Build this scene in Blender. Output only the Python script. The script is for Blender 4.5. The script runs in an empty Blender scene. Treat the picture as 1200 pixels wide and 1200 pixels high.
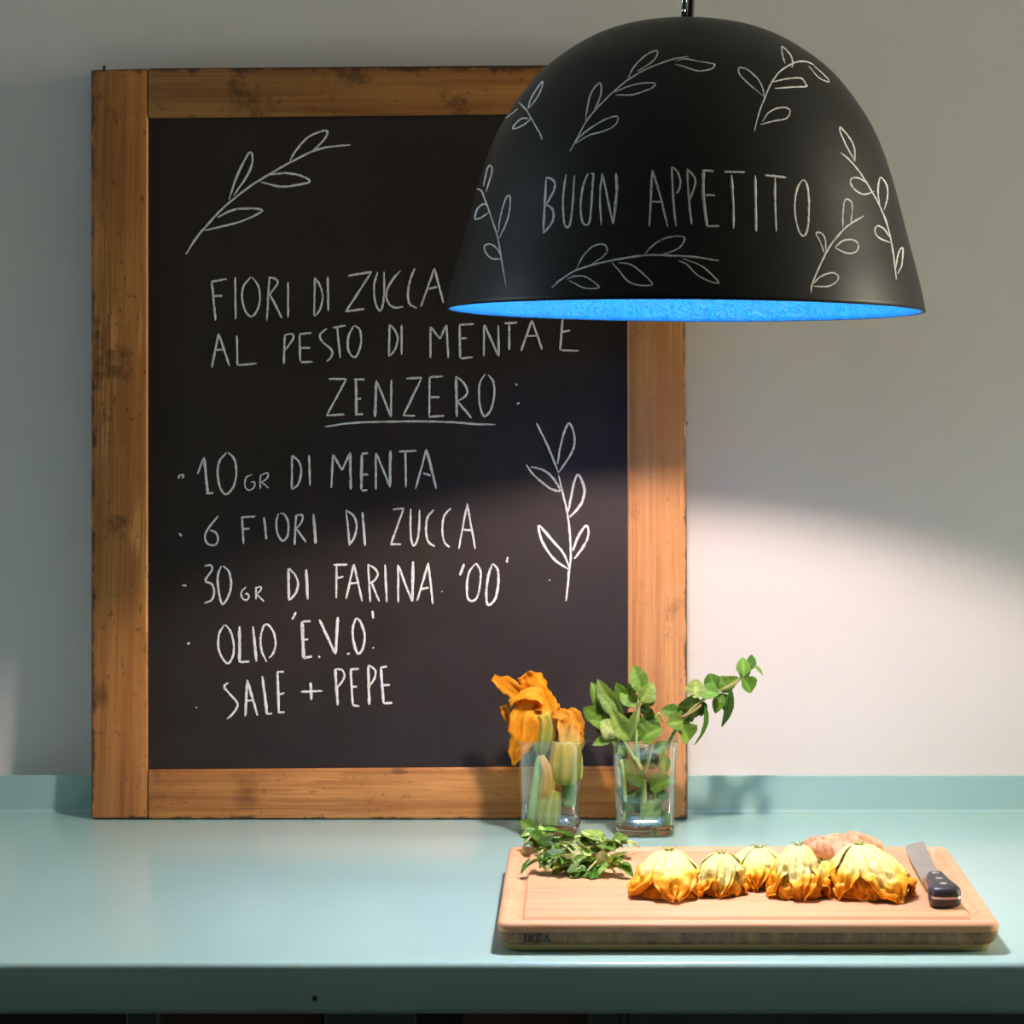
import bpy, bmesh, math, random
from mathutils import Vector, Matrix, noise
from mathutils.bvhtree import BVHTree

S = bpy.context.scene
COL = S.collection
R = math.radians

# ------------------------------------------------------------------ camera, world, lights, exposure
F, CX, CY, ZC = 2800.0, 690.0, 400.0, 1.4486      # focal length / principal point in px of the 1200 frame, eye height
cam = bpy.data.cameras.new('camera'); cam_o = bpy.data.objects.new('camera', cam); COL.objects.link(cam_o)
cam.sensor_width = 36; cam.lens = F / 1200 * 36
cam.shift_x = (600 - CX) / 1200; cam.shift_y = (CY - 600) / 1200
cam_o.location = (0, 0, ZC); cam_o.rotation_euler = (math.pi / 2, 0, 0)
cam.clip_start = 0.05
S.camera = cam_o

W = bpy.data.worlds.new('dim_room'); S.world = W; W.use_nodes = True
W.node_tree.nodes['Background'].inputs[0].default_value = (0.50, 0.80, 1.0, 1)
W.node_tree.nodes['Background'].inputs[1].default_value = 0.042

def area(name, loc, target, size, power, color):
    l = bpy.data.lights.new(name, 'AREA'); l.shape = 'RECTANGLE'; l.size, l.size_y = size
    l.energy = power; l.color = color
    o = bpy.data.objects.new(name, l); COL.objects.link(o); o.location = loc
    o.rotation_euler = (Vector(target) - Vector(loc)).to_track_quat('-Z', 'Y').to_euler()
    return o
area('right_wall_fill', (4.6, 2.28, 1.75), (0.2, 2.6, 1.6), (0.85, 2.2), 205, (1.0, 0.93, 0.74))  # added warm fill that lifts the wall from the right, source unseen
area('left_wall_fill', (-4.4, 2.2, 1.5), (0.0, 2.6, 1.4), (0.85, 2.0), 58, (0.70, 0.86, 1.0))  # added cool fill for the left of the wall, source unseen

BULB_STRENGTH = 1010
BULB_BODY_STRENGTH = 560
LINING_FILL_STRENGTH = 12000  # strength of the added upward emitter inside the dome
BULB_COLOR = (1.0, 0.79, 0.72, 1)

S.view_settings.view_transform = 'Standard'
S.view_settings.look = 'None'
S.view_settings.gamma = 1
S.view_settings.use_curve_mapping = False
S.view_settings.exposure = 0.0

# ------------------------------------------------------------------ helpers
def P(px, py, Y):
    return Vector(((px - CX) * Y / F, Y, ZC - (py - CY) * Y / F))

def ray(px, py):
    return Vector(((px - CX) / F, 1, -(py - CY) / F))

def on_z(px, py, z):
    d = ray(px, py); t = (z - ZC) / d.z
    return Vector((0, 0, ZC)) + d * t

def crom(pts, n=6, closed=False):
    pts = [Vector(p) for p in pts]
    if closed: pts = pts + [pts[0]]
    if len(pts) < 3:
        return [pts[0].lerp(pts[-1], i / (n * 2)) for i in range(n * 2 + 1)]
    out = []
    for i in range(len(pts) - 1):
        p1, p2 = pts[i], pts[i + 1]
        p0 = pts[i - 1] if i else (pts[-2] if closed else p1 * 2 - p2)
        p3 = pts[i + 2] if i + 2 < len(pts) else (pts[1] if closed else p2 * 2 - p1)
        for k in range(n):
            t = k / n
            out.append(0.5 * ((2 * p1) + (p2 - p0) * t + (2 * p0 - 5 * p1 + 4 * p2 - p3) * t * t + (3 * p1 - p0 - 3 * p2 + p3) * t ** 3))
    out.append(pts[-1])
    return out

def world(o):
    return (world(o.parent) @ o.matrix_basis) if o.parent else o.matrix_basis.copy()

class MB:
    def __init__(s): s.v = []; s.f = []; s.c = []
    def add(s, vs, fs, col=(1, 1, 1)):
        b = len(s.v); s.v += [Vector(v) for v in vs]
        s.f += [tuple(b + i for i in f) for f in fs]
        if isinstance(col, list): s.c += col
        else: s.c += [col] * len(vs)
    def box(s, a, b, col=(1, 1, 1)):
        x0, y0, z0 = a; x1, y1, z1 = b
        s.add([(x0,y0,z0),(x1,y0,z0),(x1,y1,z0),(x0,y1,z0),(x0,y0,z1),(x1,y0,z1),(x1,y1,z1),(x0,y1,z1)],
              [(0,3,2,1),(4,5,6,7),(0,1,5,4),(1,2,6,5),(2,3,7,6),(3,0,4,7)], col)
    def loops(s, loops, cap0=True, cap1=True, col=(1, 1, 1)):
        n = len(loops[0]); vs = [p for l in loops for p in l]; fs = []
        for i in range(len(loops) - 1):
            for j in range(n):
                k = (j + 1) % n
                fs.append((i*n+j, i*n+k, (i+1)*n+k, (i+1)*n+j))
        if cap0: fs.append(tuple(range(n))[::-1])
        if cap1: fs.append(tuple((len(loops)-1)*n + j for j in range(n)))
        s.add(vs, fs, col)
    def tube(s, pts, r, n=10, col=(1, 1, 1)):
        pts = [Vector(p) for p in pts]; loops = []
        ref = Vector((0.31, 0.2, 0.93)).normalized()
        for i, p in enumerate(pts):
            d = (pts[min(i+1, len(pts)-1)] - pts[max(i-1, 0)]).normalized()
            a = d.cross(ref)
            if a.length < 1e-3: a = d.cross(Vector((1, 0, 0)))
            a.normalize(); b = d.cross(a)
            rr = r(i / max(1, len(pts)-1)) if callable(r) else r
            loops.append([p + (a*math.cos(2*math.pi*k/n) + b*math.sin(2*math.pi*k/n)) * rr for k in range(n)])
        s.loops(loops, col=col)
    def lathe(s, prof, c, n=48, cap0=True, cap1=True, col=(1, 1, 1)):
        c = Vector(c)
        s.loops([[c + Vector((r*math.cos(2*math.pi*k/n), r*math.sin(2*math.pi*k/n), z)) for k in range(n)] for r, z in prof], cap0, cap1, col)
    def build(s, name, m, parent=None, smooth=True, bevel=0, seg=3, solid=0, angle=None):
        if parent is not None:
            inv = world(parent).inverted(); vs = [inv @ v for v in s.v]
        else: vs = s.v
        me = bpy.data.meshes.new(name); me.from_pydata([tuple(v) for v in vs], [], s.f); me.update()
        ca = me.color_attributes.new('Col', 'FLOAT_COLOR', 'POINT')
        for i, c in enumerate(s.c): ca.data[i].color = (c[0], c[1], c[2], 1)
        me.materials.append(m)
        if smooth:
            me.polygons.foreach_set('use_smooth', [True] * len(me.polygons))
        o = bpy.data.objects.new(name, me); COL.objects.link(o)
        if smooth and angle is not None:
            me.set_sharp_from_angle(angle=R(angle))
        if parent is not None: o.parent = parent
        if bevel:
            b = o.modifiers.new('bevel', 'BEVEL'); b.width = bevel; b.segments = seg; b.limit_method = 'ANGLE'; b.angle_limit = R(35)
            b.harden_normals = False
        if solid:
            q = o.modifiers.new('solid', 'SOLIDIFY'); q.thickness = solid; q.offset = 0
        return o

def thing(name, label, cat, loc=(0, 0, 0), rot=(0, 0, 0), group=None):
    o = bpy.data.objects.new(name, None); COL.objects.link(o)
    o.location = loc; o.rotation_euler = rot; o.empty_display_size = 0.02
    o.matrix_basis = Matrix.LocRotScale(Vector(loc), o.rotation_euler.copy(), None)
    o['label'] = label; o['category'] = cat
    if group: o['group'] = group
    return o
def tag(o, label, cat, group=None):
    o['label'] = label; o['category'] = cat
    if group: o['group'] = group
    return o
def structure(o): o['kind'] = 'structure'; return o

# ------------------------------------------------------------------ materials
class NT:
    def __init__(s, name):
        s.m = bpy.data.materials.new(name); s.m.use_nodes = True; s.t = s.m.node_tree
        s.b = s.t.nodes['Principled BSDF']; s.out = s.t.nodes['Material Output']
    def n(s, typ, **kw):
        nd = s.t.nodes.new(typ)
        for k, v in kw.items():
            if k.startswith('i_'):
                key = k[2:]; key = int(key) if key.isdigit() else key
                nd.inputs[key].default_value = v
            else: setattr(nd, k, v)
        return nd
    def l(s, a, b): s.t.links.new(a, b)
    def coord(s, scale=(1, 1, 1), out='Object'):
        c = s.n('ShaderNodeTexCoord'); mp = s.n('ShaderNodeMapping'); mp.inputs['Scale'].default_value = scale
        s.l(c.outputs[out], mp.inputs[0]); return mp.outputs[0]
    def noise(s, vec, scale, detail=4, rough=0.55, dist=0.0):
        t = s.n('ShaderNodeTexNoise'); t.inputs['Scale'].default_value = scale; t.inputs['Detail'].default_value = detail
        t.inputs['Roughness'].default_value = rough; t.inputs['Distortion'].default_value = dist
        s.l(vec, t.inputs['Vector']); return t.outputs['Fac']
    def ramp(s, fac, stops, interp='LINEAR'):
        r = s.n('ShaderNodeValToRGB'); e = r.color_ramp.elements; r.color_ramp.interpolation = interp
        while len(e) < len(stops): e.new(0.5)
        for k, (p, c) in enumerate(stops):
            e[k].position = p; e[k].color = (c[0], c[1], c[2], 1) if not isinstance(c, (int, float)) else (c, c, c, 1)
        s.l(fac, r.inputs[0]); return r.outputs[0]
    def mix(s, fac, a, b, mode='MIX'):
        m = s.n('ShaderNodeMix', data_type='RGBA', blend_type=mode)
        for sock, v in ((m.inputs[0], fac), (m.inputs[6], a), (m.inputs[7], b)):
            if hasattr(v, 'is_output'): s.l(v, sock)
            elif isinstance(v, tuple): sock.default_value = (v[0], v[1], v[2], 1)
            else: sock.default_value = v
        return m.outputs[2]
    def math(s, op, a, b=0.0, clamp=False):
        m = s.n('ShaderNodeMath', operation=op, use_clamp=clamp)
        for sock, v in ((m.inputs[0], a), (m.inputs[1], b)):
            if hasattr(v, 'is_output'): s.l(v, sock)
            else: sock.default_value = v
        return m.outputs[0]
    def base(s, v, rough=0.5, spec=0.5):
        if hasattr(v, 'is_output'): s.l(v, s.b.inputs['Base Color'])
        else: s.b.inputs['Base Color'].default_value = (v[0], v[1], v[2], 1)
        s.b.inputs['Roughness'].default_value = rough; s.b.inputs['Specular IOR Level'].default_value = spec
    def bump(s, h, strength=0.2, dist=0.001):
        b = s.n('ShaderNodeBump'); b.inputs['Strength'].default_value = strength; b.inputs['Distance'].default_value = dist
        s.l(h, b.inputs['Height']); s.l(b.outputs[0], s.b.inputs['Normal'])

def m_plain(name, c, rough=0.5, metal=0.0, spec=0.5, bump=None):
    t = NT(name); v = t.noise(t.coord(), 60, 3)
    t.base(t.ramp(v, [(0.3, tuple(x * 0.93 for x in c)), (0.7, tuple(min(1, x * 1.05) for x in c))]), rough, spec)
    t.b.inputs['Metallic'].default_value = metal
    if bump: t.bump(t.noise(t.coord(), bump[0], 5), bump[1], bump[2])
    return t.m

def m_wall():
    t = NT('plaster')
    v = t.noise(t.coord((1, 1, 1)), 2.2, 5)
    t.base(t.ramp(v, [(0.3, (0.715, 0.675, 0.625)), (0.7, (0.755, 0.72, 0.675))]), 0.75, 0.25)
    a = t.noise(t.coord((40, 40, 160)), 1.0, 5, 0.6, 0.6)
    b = t.noise(t.coord((1, 1, 1)), 26, 4, 0.5, 1.2)
    t.bump(t.math('ADD', t.math('MULTIPLY', a, 0.35), b), 0.13, 0.002)
    return t.m

def m_teal():
    t = NT('teal_gloss_paint')
    v = t.noise(t.coord((1, 1, 1)), 5, 5)
    col = t.ramp(v, [(0.3, (0.325, 0.53, 0.48)), (0.7, (0.345, 0.555, 0.505))])
    t.base(col, 0.2, 0.5)
    t.b.inputs['Coat Weight'].default_value = 0.35; t.b.inputs['Coat Roughness'].default_value = 0.12
    t.bump(t.noise(t.coord((1, 3, 3)), 14, 4), 0.10, 0.002)
    return t.m

def m_wood(name, axis, stops, scale=1.0, dirt=0.0, knots=(), rough=0.5, bump=0.25, offset=(0, 0, 0), edges=(), pale=0.0):
    """grain runs along axis; knots are (x, y, z, radius) in the part's own space; edges are (axis, position, sign, width) of worn dark borders"""
    t = NT(name)
    c = t.n('ShaderNodeTexCoord')
    def mapped(sx):
        mp = t.n('ShaderNodeMapping'); mp.inputs['Scale'].default_value = sx; mp.inputs['Location'].default_value = offset
        t.l(c.outputs['Object'], mp.inputs[0]); return mp.outputs[0]
    def along(a, b_):
        v_ = [a * scale] * 3; v_[axis] = b_ * scale; return mapped(v_)
    g = t.noise(along(75, 2.2), 1.0, 5, 0.62, 0.45)
    fine = t.noise(along(420, 5), 1.0, 3, 0.6)
    big = t.noise(along(12, 3.5), 1.0, 5, 0.62, 0.5)
    fac = t.math('ADD', t.math('MULTIPLY', g, 0.55), t.math('ADD', t.math('MULTIPLY', fine, 0.28), t.math('MULTIPLY', big, 0.32)))
    col = t.ramp(fac, stops)
    lines = t.noise(along(420, 2.2), 1.0, 2, 0.5, 0.3)
    col = t.mix(t.math('MULTIPLY', t.ramp(lines, [(0.54, 0.0), (0.70, 1.0)]), 0.24), col, tuple(x * 0.42 for x in stops[0][1]))
    if pale:
        pn = t.math('MULTIPLY', t.ramp(t.noise(along(9, 4), 1.0, 3), [(0.52, 0.0), (0.62, 1.0)]), t.ramp(t.noise(along(330, 9), 1.0, 2), [(0.50, 0.0), (0.56, 1.0)]))
        col = t.mix(t.math('MULTIPLY', pn, pale), col, tuple(min(1, x * 1.6 + 0.03) for x in stops[-1][1]))
    for (kx, ky, kz, kr) in knots:
        vm = t.n('ShaderNodeVectorMath', operation='SUBTRACT'); t.l(c.outputs['Object'], vm.inputs[0]); vm.inputs[1].default_value = (kx, ky, kz)
        mp = t.n('ShaderNodeMapping'); sx = [1, 1, 1]; sx[axis] = 1.25; mp.inputs['Scale'].default_value = sx
        mp.inputs['Rotation'].default_value = (0, 0.45, 0)
        t.l(vm.outputs[0], mp.inputs[0])
        ln = t.n('ShaderNodeVectorMath', operation='LENGTH'); t.l(mp.outputs[0], ln.inputs[0])
        d = t.math('ADD', ln.outputs['Value'], t.math('MULTIPLY', t.math('SUBTRACT', g, 0.5), 0.07))
        k = t.ramp(t.math('DIVIDE', d, kr * 2.2), [(0.0, 0.9), (0.3, 0.62), (0.6, 0.40), (0.8, 0.2), (1.0, 0.0)])
        col = t.mix(t.math('MULTIPLY', k, 0.7), col, tuple(x * 0.45 for x in stops[0][1]))
    if dirt:
        dn = t.noise(mapped([16, 16, 16]), 1.0, 7, 0.72)
        d = t.ramp(dn, [(0.57, 0.0), (0.68, 1.0)])
        col = t.mix(t.math('MULTIPLY', d, dirt * 0.8), col, (0.045, 0.020, 0.009))
        fl = t.noise(along(210, 95), 1.0, 2)
        col = t.mix(t.math('MULTIPLY', t.ramp(fl, [(0.655, 0.0), (0.71, 1.0)]), dirt * 0.75), col, (0.05, 0.02, 0.008))
    if edges:
        sp = t.n('ShaderNodeSeparateXYZ'); t.l(c.outputs['Object'], sp.inputs[0])
        en = t.noise(mapped([38, 38, 38]), 1.0, 6, 0.7)
        for ed in edges:
            ax, pos, sg, wd = ed[:4]
            ps = t.math('ADD', t.math('MULTIPLY', sp.outputs[2], ed[4]), pos) if len(ed) > 4 else pos
            dist = t.math('MULTIPLY', t.math('SUBTRACT', ps, sp.outputs[ax]), sg)
            q = t.math('DIVIDE', dist, t.math('MULTIPLY', t.math('POWER', en, 3.0), wd * 8))
            col = t.mix(t.math('MULTIPLY', t.ramp(q, [(0.45, 1.0), (1.0, 0.0)]), 0.88), col, (0.028, 0.013, 0.007))
    t.base(col, rough, 0.4)
    t.bump(t.math('ADD', g, fine), bump, 0.0012)
    return t.m

def m_vcol(name, rough=0.5, trans=0.0, spec=0.4, bump=None, sss=0.0):
    t = NT(name)
    a = t.n('ShaderNodeAttribute', attribute_name='Col')
    v = t.noise(t.coord(), 180, 3)
    col = t.mix(1.0, a.outputs['Color'], t.ramp(v, [(0.3, 0.86), (0.7, 1.0)]), 'MULTIPLY')
    t.base(col, rough, spec)
    if bump: t.bump(t.noise(t.coord(), bump[0], 4), bump[1], bump[2])
    if trans:
        tr = t.n('ShaderNodeBsdfTranslucent'); t.l(col, tr.inputs[0])
        mx = t.n('ShaderNodeMixShader'); mx.inputs[0].default_value = trans
        t.l(t.b.outputs[0], mx.inputs[1]); t.l(tr.outputs[0], mx.inputs[2]); t.l(mx.outputs[0], t.out.inputs[0])
    return t.m

def m_chalk(name='chalk'):
    t = NT(name)
    v = t.noise(t.coord(), 420, 3, 0.7)
    w = t.noise(t.coord(), 45, 2)
    f = t.math('ADD', v, t.math('MULTIPLY', t.math('SUBTRACT', w, 0.5), 0.35))
    t.base(t.ramp(f, [(0.24, (0.20, 0.20, 0.20)), (0.46, (0.76, 0.75, 0.73))]), 0.95, 0.05)
    return t.m

def m_slate(name, c, rough, var=0.3, spec=0.5, tint=(1, 1, 1, 1)):
    t = NT(name)
    v = t.noise(t.coord((1, 1, 1)), 7, 6, 0.65, 0.8)
    t.base(t.ramp(v, [(0.3, tuple(x * (1 - var) for x in c)), (0.75, tuple(x * (1 + var) for x in c))]), rough, spec)
    t.b.inputs['Specular Tint'].default_value = tint
    t.bump(t.noise(t.coord(), 500, 3), 0.12, 0.0004)
    return t.m

def m_lining():
    t = NT('blue_shimmer_lining')
    v = t.noise(t.coord((1, 1, 1)), 95, 4, 0.7, 3.0)
    t.base(t.ramp(v, [(0.35, (0.0015, 0.044, 0.155)), (0.65, (0.005, 0.088, 0.29))]), 0.40, 0.12)
    t.bump(v, 0.5, 0.002)
    return t.m

def m_glass(name='clear_glass', solid=False):
    t = NT(name)
    if solid:
        t.b.inputs['Base Color'].default_value = (0.95, 0.985, 0.965, 1)
        t.b.inputs['Roughness'].default_value = 0.0; t.b.inputs['Transmission Weight'].default_value = 1.0; t.b.inputs['IOR'].default_value = 1.45
        return t.m
    t.t.nodes.remove(t.b)
    lw = t.n('ShaderNodeLayerWeight'); lw.inputs['Blend'].default_value = 0.5
    frv = t.math('ADD', t.math('MULTIPLY', t.math('POWER', lw.outputs['Facing'], 3.2), 0.70), 0.09)
    tr = t.n('ShaderNodeBsdfTransparent'); gl = t.n('ShaderNodeBsdfGlossy'); gl.inputs['Roughness'].default_value = 0.08
    gl.inputs['Color'].default_value = (0.9, 0.97, 0.94, 1)
    t.l(t.mix(t.math('POWER', lw.outputs['Facing'], 4.0), (0.98, 0.993, 0.986), (0.62, 0.78, 0.70)), tr.inputs[0])
    mx = t.n('ShaderNodeMixShader'); t.l(frv, mx.inputs[0]); t.l(tr.outputs[0], mx.inputs[1]); t.l(gl.outputs[0], mx.inputs[2]); t.l(mx.outputs[0], t.out.inputs[0])
    return t.m

def m_emit(name, color, strength):
    t = NT(name); t.t.nodes.remove(t.b)
    e = t.n('ShaderNodeEmission'); e.inputs[0].default_value = color; e.inputs[1].default_value = strength
    t.l(e.outputs[0], t.out.inputs[0]); return t.m

MAT_WALL = m_wall(); MAT_TEAL = m_teal()
OAK = [(0.36, (0.19, 0.056, 0.010)), (0.53, (0.40, 0.150, 0.032)), (0.72, (0.60, 0.27, 0.066))]
MAT_CHALK = m_chalk()
MAT_GLASS = m_glass(); MAT_GLASS_SOLID = m_glass('thick_glass', True)
MAT_LEAF = m_vcol('mint_leaf', 0.52, 0.22, 0.25, (900, 0.3, 0.0006))
MAT_STEM = m_vcol('green_stem', 0.5, 0.1, 0.4)
MAT_PETAL = m_vcol('petal', 0.6, 0.48, 0.25, (420, 0.35, 0.001))
MAT_BLOSSOM = m_vcol('blossom_petal', 0.55, 0.10, 0.3, (420, 0.35, 0.001))
MAT_STEEL = m_plain('brushed_steel', (0.62, 0.60, 0.57), 0.28, 1.0)
MAT_CHROME = m_plain('chrome', (0.75, 0.77, 0.8), 0.08, 1.0)
MAT_DARK = m_plain('dark_board', (0.03, 0.03, 0.028), 0.7)  # even near-black colour of the carcass panels

# ------------------------------------------------------------------ the setting
ZT = 0.90                                  # worktop height
Y_FRONT, Y_SPLASH, Y_WALL = 2.110, 2.7827, 2.8380
b = MB(); b.box((-4.6, Y_WALL, 0), (4.9, Y_WALL + 0.12, 2.7)); structure(b.build('wall_back', MAT_WALL, smooth=False))
b = MB(); b.box((-4.6, -1.2, -0.1), (4.9, Y_WALL + 0.12, 0))
structure(b.build('floor', m_wood('floor_boards', 0, [(0.3, (0.022, 0.018, 0.015)), (0.7, (0.045, 0.036, 0.030))], 0.6), smooth=False))
b = MB(); b.box((-4.6, -1.2, 2.7), (4.9, Y_WALL + 0.12, 2.8)); structure(b.build('ceiling', m_plain('ceiling_paint', (0.62, 0.61, 0.58), 0.8), smooth=False))

# worktop with its upstand
wt = thing('worktop', 'long pale teal gloss-painted kitchen worktop with a low upstand along the wall', 'worktop', (0, Y_FRONT, ZT - 0.046))
b = MB()
prof = []
re = 0.006
for k in range(7):                                       # rounded front edge
    a = math.pi / 2 * k / 6
    prof.append((Y_FRONT + re - re * math.sin(a), ZT - re + re * math.cos(a)))
prof += [(Y_FRONT, ZT - 0.040)]
for k in range(1, 4):
    a = math.pi / 2 * k / 3
    prof.append((Y_FRONT + 0.003 - 0.003 * math.cos(a), ZT - 0.043 - 0.003 * math.sin(a)))
prof += [(Y_WALL - 0.0005, ZT - 0.046)]
cv = 0.005
prof += [(Y_WALL - 0.0005, ZT + 0.0)]
prof += [(Y_SPLASH, ZT)]
N = 60
b.loops([[Vector((-2.0 + 4.2 * i / N, y + 0.0006 * math.sin(i * 1.7) * (1 if j < 7 else 0), z)) for j, (y, z) in enumerate(prof)] for i in range(N + 1)])
b.build('slab', MAT_TEAL, wt, angle=40)
b = MB()
pr = [(Y_WALL - 0.0005, ZT + 0.0002), (Y_SPLASH - cv, ZT + 0.0002)]
for k in range(1, 6):
    a = math.pi / 2 * k / 5
    pr.append((Y_SPLASH - cv + cv * math.sin(a), ZT + cv - cv * math.cos(a)))
pr += [(Y_SPLASH, ZT + 0.0425), (Y_SPLASH + 0.0010, ZT + 0.0432), (Y_WALL - 0.0005, ZT + 0.0325)]
b.loops([[Vector((x, y, z)) for y, z in pr][::-1] for x in (-2.0, 2.2)])
b.build('upstand', MAT_TEAL, wt, angle=50)
b = MB(); c = P(369, 1169.5, Y_FRONT)
b.loops([[c + Vector((r_ * math.cos(a), dy, r_ * math.sin(a))) for a in [2 * math.pi * k / 14 for k in range(14)]] for dy, r_ in ((0.004, 0.0022), (-0.0004, 0.0024), (-0.0008, 0.0014))])
b.build('plug_hole', m_plain('dark_plug', (0.01, 0.013, 0.012), 0.7), wt)

# base unit under the worktop
YC = 2.150
cabm = m_plain('dark_teal_paint', (0.15, 0.20, 0.17), 0.5)
cab = thing('base_cabinet', 'dark green base cabinet under the worktop with open bays and one framed door', 'cabinet', (0, YC, 0))
def xat(px, Y=YC): return (px - CX) * Y / F
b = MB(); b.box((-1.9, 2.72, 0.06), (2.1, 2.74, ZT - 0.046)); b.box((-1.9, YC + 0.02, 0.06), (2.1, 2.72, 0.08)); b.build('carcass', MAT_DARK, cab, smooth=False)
for a_, z_ in ((148, 186), (380, 487), (690, 727), (-420, -380)):
    b = MB(); b.box((xat(a_), YC, 0), (xat(z_), YC + 0.035, ZT - 0.0462)); b.build('post', cabm, cab, bevel=0.002)
dr = MB()
dx0, dx1 = xat(729), xat(1290)
dr.box((dx0, YC - 0.002, 0.08), (dx0 + 0.004, YC + 0.03, ZT - 0.05))
dr.box((dx0 + 0.006, YC - 0.002, 0.08), (dx0 + 0.05, YC + 0.02, ZT - 0.055)); dr.box((dx1 - 0.05, YC - 0.002, 0.08), (dx1, YC + 0.02, ZT - 0.055))
dr.box((dx0 + 0.05, YC - 0.002, ZT - 0.11), (dx1 - 0.05, YC + 0.02, ZT - 0.055)); dr.box((dx0 + 0.05, YC - 0.002, 0.08), (dx1 - 0.05, YC + 0.02, 0.13))
dr.box((dx0 + 0.05, YC + 0.006, 0.13), (dx1 - 0.05, YC + 0.018, ZT - 0.11))
dr.build('door', cabm, cab, smooth=False)
cratem = m_wood('crate_wood', 0, [(0.3, (0.16, 0.085, 0.045)), (0.7, (0.30, 0.17, 0.09))], 0.8)
for a_, z_, lab in ((188, 378, 'brown slatted wooden crate under the worktop beneath the left of the chalkboard'),
                    (542, 688, 'brown slatted wooden crate under the worktop beneath the left end of the cutting board')):
    x0, x1 = xat(a_, 2.19), xat(z_, 2.19)
    cr = thing('wooden_crate', lab, 'crate', ((x0 + x1) / 2, 2.18, 0.08))
    for zz in range(7):
        z0 = 0.10 + zz * 0.108
        for ya in (2.182, 2.55):
            b = MB(); b.box((x0, ya, z0), (x1, ya + 0.012, z0 + 0.098)); b.build('slat', cratem, cr, smooth=False)
    for xx in (x0, x1 - 0.014):
        b = MB(); b.box((xx, 2.194, 0.08), (xx + 0.014, 2.55, ZT - 0.05)); b.build('side', cratem, cr, smooth=False)
    b = MB(); b.box((x0, 2.18, 0.0801), (x1, 2.562, 0.0999)); b.build('bottom', cratem, cr, smooth=False)

# ------------------------------------------------------------------ chalkboard
YB = 2.738; LEAN = math.atan2(0.0765, 0.864)
UP = Vector((0, math.sin(LEAN), math.cos(LEAN))); NB = Vector((0, -math.cos(LEAN), math.sin(LEAN)))
ORG = Vector((0, YB, ZT))
def on_board(px, py, off=0.0):
    d = ray(px, py); o = Vector((0, 0, ZC)); q = ORG + NB * off
    t = (q - o).dot(NB) / d.dot(NB)
    return o + d * t
cb = thing('chalkboard', 'large wood-framed chalkboard with a chalked recipe, leaning on the wall', 'chalkboard', (on_board(456, 960).x, YB, ZT), (-LEAN, 0, 0))
TH = 0.022
def slab(mb, quad, f_off, b_off, nx=24):
    """quad: TL TR BR BL pixels on the front plane"""
    q = [on_board(*p) for p in quad]
    for p in q:
        if p.z < ZT + 0.0006 and f_off == 0: p.z = ZT + 0.0006
    front = [p + NB * f_off for p in q]; back = [p + NB * b_off for p in q]
    mb.add(front + back, [(3, 2, 1, 0)[::-1], (4, 5, 6, 7)[::-1], (0, 4, 5, 1), (1, 5, 6, 2), (2, 6, 7, 3), (3, 7, 4, 0)])
def fix(o):
    bm = bmesh.new(); bm.from_mesh(o.data); bmesh.ops.recalc_face_normals(bm, faces=bm.faces); bm.to_mesh(o.data); bm.free(); return o
bx = cb.location.x
def loc_of(px, py):
    return cb.matrix_basis.inverted() @ on_board(px, py)
xl = loc_of(106.5, 960).x; xr = loc_of(806, 961).x; xl_s = (loc_of(106, 81).x - xl) / loc_of(106, 81).z; xr_s = (loc_of(803, 74).x - xr) / loc_of(803, 74).z; zt_ = loc_of(400, 77.5).z
kn = loc_of(289, 930)
k2 = loc_of(118, 815); k3 = loc_of(760, 455)
W_L = m_wood('frame_oak_left', 2, [(p_, tuple(x * 0.95 for x in c_)) for p_, c_ in OAK], 1.0, 0.8, [(k2.x, k2.y, k2.z, 0.008)], offset=(3.1, 0.3, 1.2), edges=[(0, xl, -1, 0.0042, xl_s), (2, 0.0, -1, 0.003), (2, zt_, 1, 0.006)], pale=0.55)
W_R = m_wood('frame_oak_right', 2, [(0.36, (0.30, 0.105, 0.030)), (0.53, (0.50, 0.205, 0.066)), (0.72, (0.66, 0.32, 0.115))], 1.0, 0.45, [], offset=(7.3, 2.1, 4.4), edges=[(0, xr, 1, 0.0028, xr_s), (2, 0.0, -1, 0.004), (2, zt_, 1, 0.005)])
W_T = m_wood('frame_oak_top', 0, [(p_, tuple(x * 0.85 for x in c_)) for p_, c_ in OAK], 1.0, 0.8, [], offset=(1.4, 5.2, 8.1), edges=[(2, zt_, 1, 0.006)])
W_B = m_wood('frame_oak_bottom', 0, OAK, 1.0, 0.6, [(kn.x, kn.y, kn.z, 0.010), (kn.x + 0.175, kn.y, kn.z + 0.022, 0.004)], offset=(11.0, 0.6, 2.0), edges=[(2, 0.0, -1, 0.0035)], pale=0.3)
for nm, quad, m in (('frame_stile', [(106, 81.5), (173, 80), (172.6, 960), (106.5, 959.5)], W_L),
                    ('frame_stile', [(735, 74.6), (803, 74), (806, 961), (735.8, 961)], W_R),
                    ('frame_rail', [(173.4, 79.6), (734.6, 75), (734.6, 132), (173.4, 138)], W_T),
                    ('frame_rail', [(173.0, 902), (735.4, 898), (735.4, 961), (173.0, 960)], W_B)):
    b = MB(); slab(b, quad, 0, -TH); o = b.build(nm, m, cb, bevel=0.0028, seg=3); fix(o)
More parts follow.
